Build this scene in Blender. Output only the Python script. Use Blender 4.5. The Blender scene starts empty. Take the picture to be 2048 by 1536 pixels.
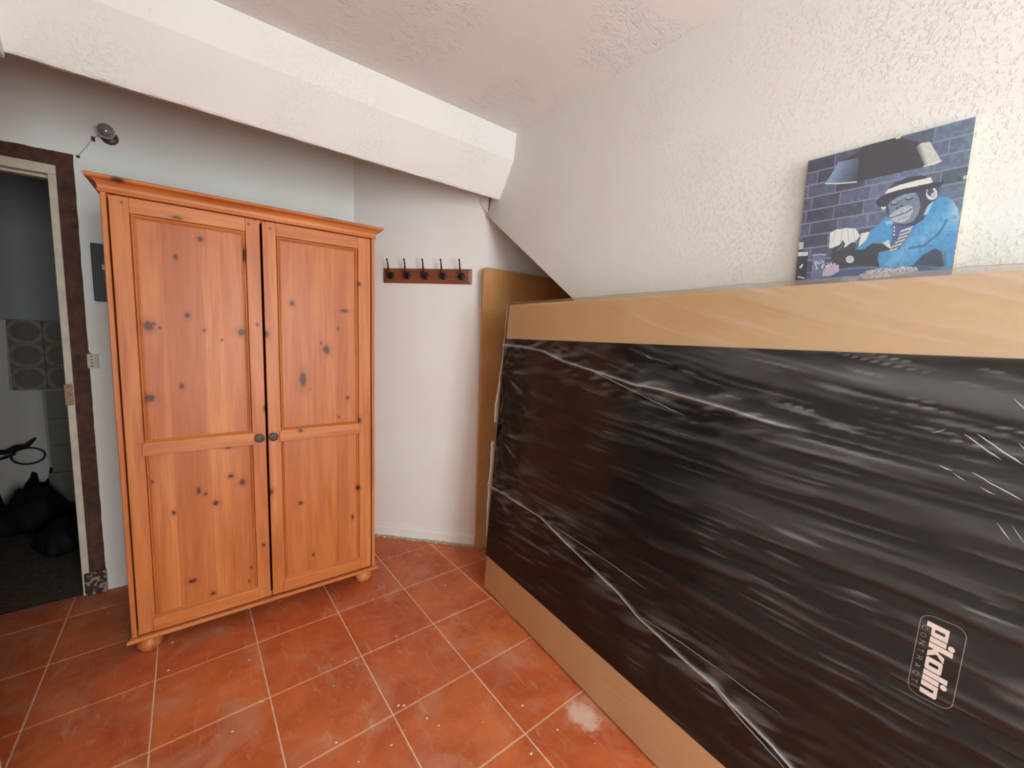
import bpy, bmesh, math, random
import numpy as np
from mathutils import Vector, Matrix

random.seed(7)
# ------------------------------------------------------------------ camera
TILE = 0.334                     # floor tile pitch in metres
FPX = 814.924                    # focal length in pixels of a 2048 px wide frame
RIGHT = np.array([0.78246833, -0.62160447, 0.03675879])
UP = np.array([0.04084984, 0.11014714, 0.99307548])
FWD = np.array([0.62134903, 0.77554851, -0.11157909])
CAM = np.array([-2.56428403, -6.76588144, 4.03287859]) * TILE
scn = bpy.context.scene
COL = scn.collection
cam_d = bpy.data.cameras.new('camera')
cam = bpy.data.objects.new('camera', cam_d)
COL.objects.link(cam)
cam.matrix_world = Matrix(((RIGHT[0], UP[0], -FWD[0], CAM[0]), (RIGHT[1], UP[1], -FWD[1], CAM[1]),
                           (RIGHT[2], UP[2], -FWD[2], CAM[2]), (0, 0, 0, 1)))
cam_d.sensor_fit = 'HORIZONTAL'
cam_d.sensor_width = 36.0
cam_d.lens = FPX / 2048 * 36.0
cam_d.clip_start = 0.02
scn.camera = cam

# ------------------------------------------------------------------ light
WIN = dict(x0=-1.05, x1=0.35, z0=0.25, z1=2.2, y=-5.2)       # glazed door behind the camera
WIN2 = dict(y0=-3.75, y1=-2.5, z0=0.95, z1=2.1)              # window in the left wall, behind the camera
world = bpy.data.worlds.new('world')
scn.world = world
world.use_nodes = True
world.node_tree.nodes['Background'].inputs[0].default_value = (0.75, 0.85, 1.0, 1)
world.node_tree.nodes['Background'].inputs[1].default_value = 0.6
SKY = (0.86, 0.97, 1.0)


def window_light(w_, h_, energy, loc, rot):
    al = bpy.data.lights.new('window_daylight', 'AREA')
    al.shape = 'RECTANGLE'
    al.size, al.size_y, al.energy, al.color = w_, h_, energy, SKY
    o = bpy.data.objects.new('window_daylight', al)
    COL.objects.link(o)
    o.location, o.rotation_euler = loc, rot


XL = -1.235                      # wall on the left, just outside the frame
window_light(WIN['x1'] - WIN['x0'], WIN['z1'] - WIN['z0'], 125.0, ((WIN['x0'] + WIN['x1']) / 2, WIN['y'] - 0.16, (WIN['z0'] + WIN['z1']) / 2), (math.radians(90), 0, 0))
window_light(WIN2['z1'] - WIN2['z0'], WIN2['y1'] - WIN2['y0'], 11.0, (XL - 0.18, (WIN2['y0'] + WIN2['y1']) / 2, (WIN2['z0'] + WIN2['z1']) / 2), (0, math.radians(-90), 0))
scn.view_settings.view_transform = 'Standard'
scn.view_settings.look = 'None'
scn.view_settings.gamma = 1.0
scn.view_settings.use_curve_mapping = False
scn.view_settings.exposure = 0.42
scn.cycles.use_adaptive_sampling = True
scn.cycles.adaptive_threshold = 0.06
scn.cycles.adaptive_min_samples = 20
scn.cycles.max_bounces = 8
scn.cycles.diffuse_bounces = 5
scn.cycles.glossy_bounces = 3
scn.cycles.transparent_max_bounces = 10
scn.cycles.caustics_reflective = False
scn.cycles.caustics_refractive = False


# ------------------------------------------------------------------ pixel helpers (a pixel is a direction; distance comes from the surface it touches)
def ray(u, v):
    return RIGHT * ((u - 1024) / FPX) + UP * ((768 - v) / FPX) + FWD


def flo(u, v, z=0.0):
    d = ray(u, v)
    return CAM + d * ((z - CAM[2]) / d[2])


def onp(u, v, p0, n):
    d = ray(u, v)
    p0 = np.asarray(p0, float)
    n = np.asarray(n, float)
    return CAM + d * (((p0 - CAM) @ n) / (d @ n))


# ------------------------------------------------------------------ object helpers
def lin(r, g, b):
    def f(c):
        c /= 255.0
        return c / 12.92 if c <= 0.04045 else ((c + 0.055) / 1.055) ** 2.4
    return (f(r), f(g), f(b), 1.0)


def tag(o, label=None, cat=None, group=None, kind=None):
    if label: o['label'] = label
    if cat: o['category'] = cat
    if group: o['group'] = group
    if kind: o['kind'] = kind
    return o


def empty(name, loc=(0, 0, 0), rz=0.0):
    o = bpy.data.objects.new(name, None)
    o.empty_display_size = 0.1
    COL.objects.link(o)
    o.location = loc
    o.rotation_euler = (0, 0, rz)
    return o


def link(name, me, mat=None, parent=None):
    o = bpy.data.objects.new(name, me)
    COL.objects.link(o)
    if mat: me.materials.append(mat)
    if parent: o.parent = parent
    return o


class MB:
    """collects shapes into one bmesh"""
    def __init__(self):
        self.bm = bmesh.new()

    def box(self, x0, x1, y0, y1, z0, z1, bev=0.0, seg=2):
        b = bmesh.new()
        vs = [b.verts.new((x, y, z)) for x in (x0, x1) for y in (y0, y1) for z in (z0, z1)]
        for q in ((0, 1, 3, 2), (4, 6, 7, 5), (0, 4, 5, 1), (2, 3, 7, 6), (0, 2, 6, 4), (1, 5, 7, 3)):
            b.faces.new([vs[i] for i in q])
        if bev > 0:
            bmesh.ops.bevel(b, geom=list(b.edges), offset=bev, segments=seg, profile=0.5, affect='EDGES')
        self.add(b)
        return self

    def add(self, b):
        me = bpy.data.meshes.new('t')
        b.to_mesh(me)
        b.free()
        self.bm.from_mesh(me)
        bpy.data.meshes.remove(me)

    def prism(self, poly, axis, a, b_, bev=0.0, seg=2):
        """poly: 2D points; axis x: (y,z), y: (x,z), z: (x,y)"""
        b = bmesh.new()

        def P(p, t):
            return {'x': (t, p[0], p[1]), 'y': (p[0], t, p[1]), 'z': (p[0], p[1], t)}[axis]
        v0 = [b.verts.new(P(p, a)) for p in poly]
        v1 = [b.verts.new(P(p, b_)) for p in poly]
        b.faces.new(v0)
        b.faces.new(v1[::-1])
        n = len(poly)
        for i in range(n):
            b.faces.new((v0[i], v1[i], v1[(i + 1) % n], v0[(i + 1) % n]))
        bmesh.ops.recalc_face_normals(b, faces=b.faces)
        if bev > 0:
            bmesh.ops.bevel(b, geom=list(b.edges), offset=bev, segments=seg, profile=0.5, affect='EDGES')
        self.add(b)
        return self

    def lathe(self, prof, seg=24, mat=None):
        """prof: (r,z) list; around z; mat: Matrix to place it"""
        b = bmesh.new()
        rings = []
        for r, z in prof:
            if r < 1e-6:
                rings.append([b.verts.new((0, 0, z))])
            else:
                rings.append([b.verts.new((r * math.cos(2 * math.pi * i / seg), r * math.sin(2 * math.pi * i / seg), z)) for i in range(seg)])
        for A, B in zip(rings, rings[1:]):
            for i in range(seg):
                j = (i + 1) % seg
                q = [A[i % len(A)], A[j % len(A)], B[j % len(B)], B[i % len(B)]]
                u = []
                for v in q:
                    if v not in u: u.append(v)
                if len(u) > 2: b.faces.new(u)
        bmesh.ops.recalc_face_normals(b, faces=b.faces)
        if mat is not None: bmesh.ops.transform(b, matrix=mat, verts=b.verts)
        for f in b.faces: f.smooth = True
        self.add(b)
        return self

    def tube(self, pts, rad, seg=8):
        b = bmesh.new()
        pts = [Vector(p) for p in pts]
        if not hasattr(rad, '__len__'): rad = [rad] * len(pts)
        rings = []
        up = Vector((0.31, 0.2, 0.93))
        for i, p in enumerate(pts):
            t = (pts[min(i + 1, len(pts) - 1)] - pts[max(i - 1, 0)]).normalized()
            a = t.cross(up).normalized()
            c = t.cross(a)
            rings.append([b.verts.new(p + (a * math.cos(2 * math.pi * k / seg) + c * math.sin(2 * math.pi * k / seg)) * rad[i]) for k in range(seg)])
        for A, B in zip(rings, rings[1:]):
            for k in range(seg):
                b.faces.new((A[k], A[(k + 1) % seg], B[(k + 1) % seg], B[k]))
        b.faces.new(rings[0][::-1])
        b.faces.new(rings[-1])
        bmesh.ops.recalc_face_normals(b, faces=b.faces)
        for f in b.faces: f.smooth = True
        self.add(b)
        return self

    def mesh(self, name):
        me = bpy.data.meshes.new(name)
        self.bm.to_mesh(me)
        self.bm.free()
        return me

    def build(self, name, mat, parent=None):
        return link(name, self.mesh(name), mat, parent)


# ------------------------------------------------------------------ materials
def new_mat(name):
    m = bpy.data.materials.new(name)
    m.use_nodes = True
    nt = m.node_tree
    return m, nt, nt.nodes, nt.links, nt.nodes['Principled BSDF']


class NT:
    """small helper to write node chains"""
    def __init__(self, nt):
        self.nt = nt

    def n(self, t, **kw):
        nd = self.nt.nodes.new(t)
        for k, v in kw.items(): setattr(nd, k, v)
        return nd

    def math(self, op, a, b=None, c=None, clamp=False):
        nd = self.n('ShaderNodeMath', operation=op, use_clamp=clamp)
        for i, v in enumerate((a, b, c)):
            if v is None: continue
            if isinstance(v, (int, float)): nd.inputs[i].default_value = v
            else: self.nt.links.new(v, nd.inputs[i])
        return nd.outputs[0]

    def vmath(self, op, a, b=None):
        nd = self.n('ShaderNodeVectorMath', operation=op)
        for i, v in enumerate((a, b)):
            if v is None: continue
            if isinstance(v, tuple): nd.inputs[i].default_value = v
            else: self.nt.links.new(v, nd.inputs[i])
        return nd.outputs[1] if op in ('LENGTH', 'DISTANCE') else nd.outputs[0]

    def mix(self, fac, a, b, mode='MIX'):
        nd = self.n('ShaderNodeMix', data_type='RGBA', blend_type=mode)
        for s, v in ((0, fac), (6, a), (7, b)):
            if isinstance(v, (int, float, tuple)): nd.inputs[s].default_value = v
            else: self.nt.links.new(v, nd.inputs[s])
        return nd.outputs[2]

    def noise(self, vec, scale, detail=3, rough=0.5, dist=0.0):
        nd = self.n('ShaderNodeTexNoise')
        nd.inputs['Scale'].default_value = scale
        nd.inputs['Detail'].default_value = detail
        nd.inputs['Roughness'].default_value = rough
        nd.inputs['Distortion'].default_value = dist
        if vec is not None: self.nt.links.new(vec, nd.inputs['Vector'])
        return nd.outputs[0]

    def rng(self, v, a, b, c=0.0, d=1.0, smooth=False):
        nd = self.n('ShaderNodeMapRange')
        if smooth: nd.interpolation_type = 'SMOOTHSTEP'
        self.nt.links.new(v, nd.inputs[0])
        for i, x in enumerate((a, b, c, d)): nd.inputs[i + 1].default_value = x
        return nd.outputs[0]

    def coord(self, which='Object'):
        return self.n('ShaderNodeTexCoord').outputs[which]

    def pos(self):
        return self.n('ShaderNodeNewGeometry').outputs['Position']

    def scaled(self, vec, s):
        return self.vmath('MULTIPLY', vec, tuple(s))

    def schlick(self, k=1.0, f0=0.04):
        # two-sided Fresnel reflectance of a thin sheet
        g = self.n('ShaderNodeNewGeometry')
        c = self.math('ABSOLUTE', self.n_dot(g.outputs['Normal'], g.outputs['Incoming']))
        w = self.math('POWER', self.math('SUBTRACT', 1.0, c, clamp=True), 5.0)
        return self.math('MULTIPLY', self.math('MULTIPLY_ADD', w, 1.0 - f0, f0), k, clamp=True)

    def n_dot(self, a, b):
        nd = self.n('ShaderNodeVectorMath', operation='DOT_PRODUCT')
        self.nt.links.new(a, nd.inputs[0])
        self.nt.links.new(b, nd.inputs[1])
        return nd.outputs['Value']

    def bump(self, h, strength, dist, normal=None):
        nd = self.n('ShaderNodeBump')
        nd.inputs['Strength'].default_value = strength
        nd.inputs['Distance'].default_value = dist
        self.nt.links.new(h, nd.inputs['Height'])
        if normal is not None: self.nt.links.new(normal, nd.inputs['Normal'])
        return nd.outputs[0]


def simple(name, col, rough=0.6, metal=0.0, var=0.0, vscale=20, bump=0.0, bscale=80, spec=0.5):
    m, nt, N, L, P = new_mat(name)
    h = NT(nt)
    P.inputs['Roughness'].default_value = rough
    P.inputs['Metallic'].default_value = metal
    P.inputs['Specular IOR Level'].default_value = spec
    if var > 0:
        f = h.noise(h.coord(), vscale, 4)
        c2 = tuple(min(1, x * (1 + var)) for x in col[:3]) + (1,)
        c1 = tuple(x * (1 - var) for x in col[:3]) + (1,)
        L.new(h.mix(h.rng(f, 0.3, 0.7), c1, c2), P.inputs['Base Color'])
    else:
        P.inputs['Base Color'].default_value = col
    if bump > 0:
        L.new(h.bump(h.noise(h.coord(), bscale, 3), bump, 0.004), P.inputs['Normal'])
    return m


def plaster(name, col, lumps=0.4, patch=0.0, fine=0.25, tint=None, marks=0.0, grade=None):
    """painted plaster: fine relief, scattered lumps, soft unevenness"""
    m, nt, N, L, P = new_mat(name)
    h = NT(nt)
    p = h.pos()
    P.inputs['Roughness'].default_value = 0.75
    P.inputs['Specular IOR Level'].default_value = 0.25
    c2 = tint or tuple(min(1, x * k) for x, k in zip(col[:3], (1.0, 0.955, 0.95))) + (1,)
    base = h.mix(h.rng(h.noise(p, 2.6, 2), 0.40, 0.60), col, c2)
    # small grey scuffs
    sc = h.rng(h.noise(p, 16, 4, 0.65), 0.70, 0.80)
    base = h.mix(h.math('MULTIPLY', sc, 0.35), base, tuple(x * 0.6 for x in col[:3]) + (1,))
    L.new(base, P.inputs['Base Color'])
    # small flakes and lumps, gathered in patches
    n1 = h.noise(p, 96, 4, 0.66, 0.2)
    lump = h.rng(n1, 0.52, 0.68)
    mask = h.rng(h.noise(p, 3.1, 3, 0.6), 0.52 - patch * 0.22, 0.70 - patch * 0.08)
    hh = h.math('ADD', h.math('MULTIPLY', h.math('MULTIPLY', lump, mask), lumps), h.math('MULTIPLY', h.noise(p, 22, 3), fine * 0.5))
    if grade:             # the roughest coat lies towards the near end of the wall
        sx = h.n('ShaderNodeSeparateXYZ')
        nt.links.new(p, sx.inputs[0])
        gr = h.math('ADD', sx.outputs[1], h.math('MULTIPLY', h.noise(p, 1.6, 2), 0.9))
        hh = h.math('MULTIPLY', hh, h.rng(gr, grade[0], grade[1], 0.16, 1.0, smooth=True))
    if marks > 0:          # trowel marks: stretched ridges
        ps = h.scaled(p, (14, 34, 10))
        r = h.rng(h.math('ABSOLUTE', h.math('SUBTRACT', h.noise(ps, 1.0, 3, 0.6, 1.2), 0.5)), 0.0, 0.035, 1.0, 0.0, smooth=True)
        mk = h.rng(h.noise(p, 2.3, 2), 0.50, 0.58)
        hh = h.math('ADD', hh, h.math('MULTIPLY', h.math('MULTIPLY', r, mk), marks))
    L.new(h.bump(hh, 0.5, 0.004), P.inputs['Normal'])
    return m


WHITE = (0.83, 0.825, 0.785, 1)
M = {}
M['wall'] = plaster('painted_plaster', WHITE, 0.25, 0.0, 0.15)
M['wall_right'] = plaster('rough_painted_plaster', (0.74, 0.742, 0.71, 1), 1.25, 0.8, 0.6, grade=(-0.55, -1.6))
M['beam'] = plaster('beam_plaster', (0.75, 0.747, 0.705, 1), 0.8, 0.7, 0.6, tint=(0.755, 0.727, 0.70, 1))
M['ceil'] = plaster('ceiling_plaster', (0.79, 0.795, 0.775, 1), 0.5, 0.2, 0.3, marks=2.6)
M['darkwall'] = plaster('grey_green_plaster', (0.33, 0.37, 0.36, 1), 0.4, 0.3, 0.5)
M['rawplaster'] = plaster('raw_plaster', (0.62, 0.57, 0.52, 1), 0.6, 0.5, 0.8)
M['grout'] = simple('cement_grout', lin(236, 204, 172), 0.9, var=0.12, vscale=30, bump=0.4, bscale=200)
M['mortar'] = simple('grey_mortar', lin(170, 160, 135), 0.9, var=0.3, vscale=40, bump=0.8, bscale=90)
M['white_wood'] = simple('white_painted_wood', lin(205, 192, 172), 0.55, var=0.12, vscale=15, bump=0.2)
M['brown_wood'] = simple('stripped_brown_timber', lin(78, 46, 32), 0.8, var=0.5, vscale=22, bump=0.7, bscale=60)
M['dirt_floor'] = simple('rubble_floor', lin(92, 74, 60), 0.95, var=0.4, vscale=40, bump=1.0, bscale=70)
M['black_iron'] = simple('dark_bronze', lin(42, 38, 34), 0.42, 0.7, var=0.4, vscale=60)
M['knob'] = simple('aged_brass_knob', lin(84, 72, 58), 0.6, 0.3, var=0.3, vscale=150)
M['fuse'] = simple('dark_grey_plastic', lin(58, 58, 62), 0.5)
M['fuse2'] = simple('smoky_cover', lin(88, 88, 92), 0.25)
M['label'] = simple('cream_sticker', lin(205, 195, 170), 0.7)
M['socket'] = simple('ivory_plastic', lin(205, 192, 170), 0.4)
M['hole'] = simple('black_hole', (0.01, 0.009, 0.008, 1), 0.9)
M['steel'] = simple('dull_steel', lin(150, 120, 95), 0.5, 0.6, var=0.3, vscale=60)
M['sack'] = simple('black_polythene', (0.010, 0.009, 0.009, 1), 0.75, var=0.3, spec=0.2)
M['dark_recess'] = simple('black_recess_panel', (0.012, 0.009, 0.008, 1), 0.95, var=0.4, vscale=30, bump=0.8, bscale=60, spec=0.1)
M['crumbs'] = simple('white_paint_flakes', lin(235, 222, 205), 0.8)
M['brown_base'] = simple('brown_bakelite', lin(92, 58, 44), 0.4)


def tile_mat():
    m, nt, N, L, P = new_mat('terracotta_tile')
    h = NT(nt)
    p = h.pos()
    rnd = h.n('ShaderNodeObjectInfo').outputs['Random']
    cl = h.noise(p, 4.5, 5, 0.6, 0.7)
    c = h.mix(h.rng(cl, 0.32, 0.68), lin(186, 90, 50), lin(228, 126, 72))
    c = h.mix(h.math('MULTIPLY', rnd, 0.45), c, lin(184, 80, 46))
    c = h.mix(h.math('MULTIPLY', h.rng(h.noise(p, 26, 4, 0.65), 0.45, 0.75), 0.22), c, lin(216, 146, 108))
    # pale dusty bloom and rubbed patches
    dm = h.rng(h.noise(p, 3.0, 4, 0.62, 1.2), 0.52, 0.72)
    c = h.mix(h.math('MULTIPLY', dm, 0.5), c, lin(214, 166, 138))
    sm = h.math('MULTIPLY', h.rng(h.noise(h.scaled(p, (30, 9, 9)), 1.0, 4, 0.6, 1.0), 0.58, 0.74), 0.45)
    c = h.mix(sm, c, lin(220, 176, 150))
    # one white plaster stain beside the wrapped base
    st = flo(1165, 1432)
    d = h.vmath('LENGTH', h.scaled(h.vmath('SUBTRACT', p, tuple(st)), (1.0, 0.72, 1.0)))
    d = h.math('ADD', d, h.math('MULTIPLY', h.math('SUBTRACT', h.noise(p, 34, 4, 0.7), 0.5), 0.09))
    c = h.mix(h.rng(d, 0.022, 0.062, 0.78, 0.0, smooth=True), c, lin(232, 205, 185))
    L.new(c, P.inputs['Base Color'])
    L.new(h.rng(h.noise(p, 9, 3), 0.3, 0.7, 0.36, 0.6), P.inputs['Roughness'])
    P.inputs['Specular IOR Level'].default_value = 0.35
    hh = h.math('ADD', h.math('MULTIPLY', h.noise(p, 60, 3), 0.25), h.noise(p, 9, 2))
    L.new(h.bump(hh, 0.18, 0.006), P.inputs['Normal'])
    return m


M['tile'] = tile_mat()


def pine(name, knots=(), horizontal=False, staves=0.0):
    """varnished knotty pine; knots are (x, z, rx, rz) in the wardrobe's own frame"""
    m, nt, N, L, P = new_mat(name)
    h = NT(nt)
    o = h.coord()
    dmin = None
    flat = h.scaled(o, (1, 0, 1))
    warp = h.n('ShaderNodeTexNoise')
    warp.inputs['Scale'].default_value = 60
    nt.links.new(o, warp.inputs['Vector'])
    wv = h.vmath('SCALE', h.vmath('SUBTRACT', warp.outputs['Color'], (0.5, 0.5, 0.5)))
    wv.node.inputs[3].default_value = 0.008
    fw = h.vmath('ADD', flat, h.scaled(wv, (1, 0, 1)))
    for (x, z, rx, rz) in knots:
        d = h.vmath('LENGTH', h.scaled(h.vmath('SUBTRACT', fw, (x, 0, z)), (1 / rx, 0, 1 / rz)))
        dmin = d if dmin is None else h.math('MINIMUM', dmin, d)
    sc = (3.0, 6, 60) if horizontal else (60, 6, 3.0)
    g = h.noise(h.scaled(o, sc), 1.0, 4, 0.6, 0.8)
    sc2 = (1.2, 3, 14) if horizontal else (14, 3, 1.2)
    g2 = h.noise(h.scaled(o, sc2), 1.0, 3, 0.5, 1.0)
    c = h.mix(h.rng(g2, 0.3, 0.7), lin(184, 100, 44), lin(212, 132, 72))
    c = h.mix(h.math('MULTIPLY', h.rng(g, 0.45, 0.75), 0.5), c, lin(150, 68, 22))
    if staves > 0:
        sx = h.n('ShaderNodeSeparateXYZ')
        nt.links.new(o, sx.inputs[0])
        w = h.n('ShaderNodeTexWhiteNoise', noise_dimensions='1D')
        nt.links.new(h.math('FLOOR', h.math('DIVIDE', sx.outputs[0], staves)), w.inputs['W'])
        c = h.mix(h.math('MULTIPLY', w.outputs['Value'], 0.5), c, lin(162, 76, 26))
    if dmin is not None:
        halo = h.rng(dmin, 0.9, 2.6, 0.40, 0.0, smooth=True)
        c = h.mix(halo, c, lin(150, 76, 36))
        core = h.rng(dmin, 0.5, 1.2, 0.92, 0.0, smooth=True)
        c = h.mix(core, c, lin(72, 27, 10))
    L.new(c, P.inputs['Base Color'])
    P.inputs['Roughness'].default_value = 0.45
    P.inputs['Specular IOR Level'].default_value = 0.45
    L.new(h.bump(g, 0.08, 0.002), P.inputs['Normal'])
    return m


# ================================================================== SETTING
XR = 0.555                        # face of the wall on the right
ZC = 2.423                        # ceiling of the room
ZB = 2.80                         # higher ceiling behind the beam
YB = WIN['y']                     # wall behind the camera
# oblique wall with the coat rack
Wa, Wb = flo(750.8, 1068.4), flo(958.8, 1091.8)
w2 = (Wb - Wa) / np.linalg.norm(Wb - Wa)
n2 = np.array([-w2[1], w2[0], 0.0])            # points away from the camera
K = onp(708, 400, Wa, n2)
K[2] = 0                                       # corner of the two walls behind
Q = Wb.copy()                                  # right end of the oblique wall
L2 = float(np.linalg.norm(Q - K))
# wall with the doorway
D0 = flo(169, 1190)
e1 = (K - D0) / np.linalg.norm(K - D0)
n1 = np.array([-e1[1], e1[0], 0.0])
A1 = math.atan2(e1[1], e1[0])
A2 = math.atan2(w2[1], w2[0])


def w1(u, v):                     # pixel -> (x, z) on the doorway wall, x measured from the corner
    p = onp(u, v, K, n1)
    return float((p - K) @ e1), float(p[2])


def wob(u, v):                    # pixel -> (x, z) on the oblique wall
    p = onp(u, v, K, n2)
    return float((p - K) @ w2), float(p[2])


# floor: grout bed with one object per tile
floor = MB().box(-3.2, 1.9, YB - 0.1, 0.53, -0.06, -0.0022).build('floor', M['grout'])
tag(floor, 'terracotta tiled floor with pale grout lines', kind='structure')


def tile_mesh(name, sx, sy):
    return MB().box(-sx / 2, sx / 2, -sy / 2, sy / 2, -0.012, 0.0, 0.0016, 1).mesh(name)


g = 0.0050
tm = tile_mesh('floor_tile', TILE - g, TILE - g)
tm.materials.append(M['tile'])
tmh = tile_mesh('floor_tile_cut', TILE - g, 0.19 - g)
tmh.materials.append(M['tile'])
for i in range(-7, 5):
    for j in range(-2, 16):
        cut = j == -2
        if i < -4 and j > 2: continue
        t = bpy.data.objects.new('floor_tile', tmh if cut else tm)
        COL.objects.link(t)
        t.parent = floor
        t.location = ((i + 0.5) * TILE, -(j + 1) * TILE + 0.095 if cut else -(j + 0.5) * TILE, random.uniform(-0.0006, 0.0003))
        t.rotation_euler = (random.uniform(-0.001, 0.001), random.uniform(-0.001, 0.001), random.uniform(-0.0025, 0.0025))

dark_floor = MB().box(-3.2, -0.3, 0.53, 2.1, -0.06, -0.004).build('floor_back_room', M['dirt_floor'])
tag(dark_floor, 'bare rubble floor of the dark room behind the doorway', kind='structure')

# wall with the doorway (local frame: x along the wall, y behind it)
ox1, _ = w1(169, 1190)            # right edge of the opening
_, oz = w1(60, 342)               # head of the opening
ox1 -= 0.001
ox0 = ox1 - 0.78
cas_o = w1(146, 312)[0]           # outer edge of the brown casing
cas_i = w1(112, 335)[0]           # outer edge of the white lining
cas_zo = w1(146, 310)[1]
cas_zi = w1(112, 332)[1]
wb = MB()
wb.box(cas_o - 0.004, 0.02, 0, 0.12, -0.02, ZB)
wb.box(-2.0, ox0 - (cas_o - ox1) + 0.004, 0, 0.12, -0.02, ZB)
wb.box(ox0 - (cas_o - ox1) + 0.004, cas_o - 0.004, 0, 0.12, cas_zo - 0.004, ZB)
wall_back = wb.build('wall_back', M['wall'])
wall_back.location = K
wall_back.rotation_euler = (0, 0, A1)
tag(wall_back, 'white plaster wall with the doorway behind the wardrobe', kind='structure')

wall_oblique = MB().box(0, L2, 0, 0.14, -0.02, ZB).build('wall_oblique', M['wall'])
wall_oblique.location = K
wall_oblique.rotation_euler = (0, 0, A2)
tag(wall_oblique, 'short oblique white wall carrying the coat rack', kind='structure')

# right wall = solid side of a stair, with a sloping underside over a recess
kink = onp(975, 432, (XR, 0, 0), (1, 0, 0))
diag = onp(1145, 597, (XR, 0, 0), (1, 0, 0))
sl = (kink[2] - diag[2]) / (kink[1] - diag[1])
y_foot = kink[1] - kink[2] / sl
poly = [(kink[1], kink[2]), (kink[1] - 0.045, kink[2] + 0.10), (kink[1] - 0.045, ZB), (YB, ZB), (YB, 0.0), (y_foot, 0.0)]
wall_right = MB().prism(poly, 'x', XR, 1.75).build('wall_right', M['wall_right'])
tag(wall_right, 'rough white plaster wall on the right with a sloping cut-off bottom edge', kind='structure')
recess = MB()
recess.prism([(Q[0], Q[1]), (1.75, Q[1] - 0.03), (1.75, Q[1] + 0.3), (Q[0] - 0.02, Q[1] + 0.3)], 'z', -0.02, ZB)
recess = recess.build('wall_recess', M['wall'])
tag(recess, 'white end wall of the recess under the slope', kind='structure')
rs = MB().box(1.65, 1.75, y_foot, Q[1], 0, 2.1).build('wall_recess_side', M['wall'])
tag(rs, 'far side wall of the recess under the slope', kind='structure')

# little plaster haunch where slope, beam and oblique wall meet
fa = onp(957, 404, K, n2)
fb = onp(975, 428, (XR, 0, 0), (1, 0, 0))
hb = bmesh.new()
q0 = [fa + n2 * 0.002, fb + np.array([0.004, 0.0, 0]), fb + np.array([0.09, 0.12, 0]), fa + n2 * 0.08]
vb = [hb.verts.new(tuple(p)) for p in q0]
vt = [hb.verts.new((p[0], p[1], 2.5)) for p in q0]
hb.faces.new(vb)
hb.faces.new(vt[::-1])
for i in range(4): hb.faces.new((vb[i], vt[i], vt[(i + 1) % 4], vb[(i + 1) % 4]))
bmesh.ops.recalc_face_normals(hb, faces=hb.faces)
hm = MB()
hm.add(hb)
tag(hm.build('trim_1', M['wall']), 'small plaster haunch under the end of the beam', kind='structure')

# beam under the ceiling: upright upper strip, lower strip sloping back to a thin lip
bt = onp(1033, 267, (XR, 0, 0), (1, 0, 0))
bc = onp(1027, 322, (XR, 0, 0), (1, 0, 0))
bl = onp(1000, 397, (XR, 0, 0), (1, 0, 0))
prof = [(bt[1], ZC + 0.02), (bt[1], bt[2] - 0.005), (bc[1], bc[2]), (bl[1], bl[2]), (bl[1] + 0.006, bl[2] - 0.006), (bl[1] + 0.020, bl[2] - 0.004), (bl[1] + 0.03, bl[2] + 0.02),
        (bl[1] + 0.06, ZC + 0.02), (bl[1] + 0.06, ZB), (bt[1], ZB)]


def wavy_prism(prof, x0, x1, n, amp):
    rr = random.Random(3)
    b = bmesh.new()
    rows = []
    for i in range(n + 1):
        x = x0 + (x1 - x0) * i / n
        row = []
        for k, (y, z) in enumerate(prof):
            a = amp if k in (4, 5) else (amp * 0.3 if k == 3 else 0)
            row.append(b.verts.new((x, y + rr.uniform(-a, a) * 0.6, z + rr.uniform(-a, a))))
        rows.append(row)
    m_ = len(prof)
    for A, B in zip(rows, rows[1:]):
        for k in range(m_):
            b.faces.new((A[k], B[k], B[(k + 1) % m_], A[(k + 1) % m_]))
    b.faces.new(rows[0])
    b.faces.new(rows[-1][::-1])
    bmesh.ops.recalc_face_normals(b, faces=b.faces)
    w = MB()
    w.add(b)
    return w


beam = wavy_prism(prof, XL - 0.02, XR + 0.01, 48, 0.0016).build('trim_2', M['beam'])
tag(beam, 'thick white plaster beam crossing under the ceiling', kind='structure')

# ceilings
tag(MB().box(-3.2, 1.75, YB - 0.1, bt[1] + 0.02, ZC, ZC + 0.1).build('ceiling', M['ceil']), 'white plaster ceiling with trowel marks', kind='structure')
tag(MB().box(-3.2, 1.9, bt[1], 0.9, ZB, ZB + 0.1).build('ceiling_back', M['ceil']), 'higher ceiling behind the beam', kind='structure')

# left wall: pier behind the left frame edge, opening to a passage with a lintel
lw = MB()
lw.prism([(-0.88, 0), (-0.88, 2.10), (bl[1] + 0.005, 2.10), (bl[1] + 0.005, ZC + 0.02), (WIN2['y1'], ZC + 0.02), (WIN2['y1'], 0)], 'x', XL - 0.14, XL)
lw.box(XL - 0.14, XL, YB, WIN2['y0'], 0, ZC + 0.02)
lw.box(XL - 0.14, XL, WIN2['y0'], WIN2['y1'], 0, WIN2['z0'])
lw.box(XL - 0.14, XL, WIN2['y0'], WIN2['y1'], WIN2['z1'], ZC + 0.02)
tag(lw.build('wall_left', M['beam']), 'white wall on the left with an opening to the passage', kind='structure')
tag(MB().box(-3.2, -3.1, -1.1, 0.75, -0.02, ZB).build('wall_passage', M['wall']), 'far wall of the passage on the left', kind='structure')
tag(MB().box(-3.2, XL - 0.14, -1.1, -1.0, -0.02, ZB).build('wall_passage_side', M['wall']), 'side wall of the passage on the left', kind='structure')
tag(MB().box(-3.2, XL - 0.14, bt[1], bt[1] + 0.05, ZC, ZB).build('wall_passage_top', M['wall']), 'upper wall closing the passage', kind='structure')
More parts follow.
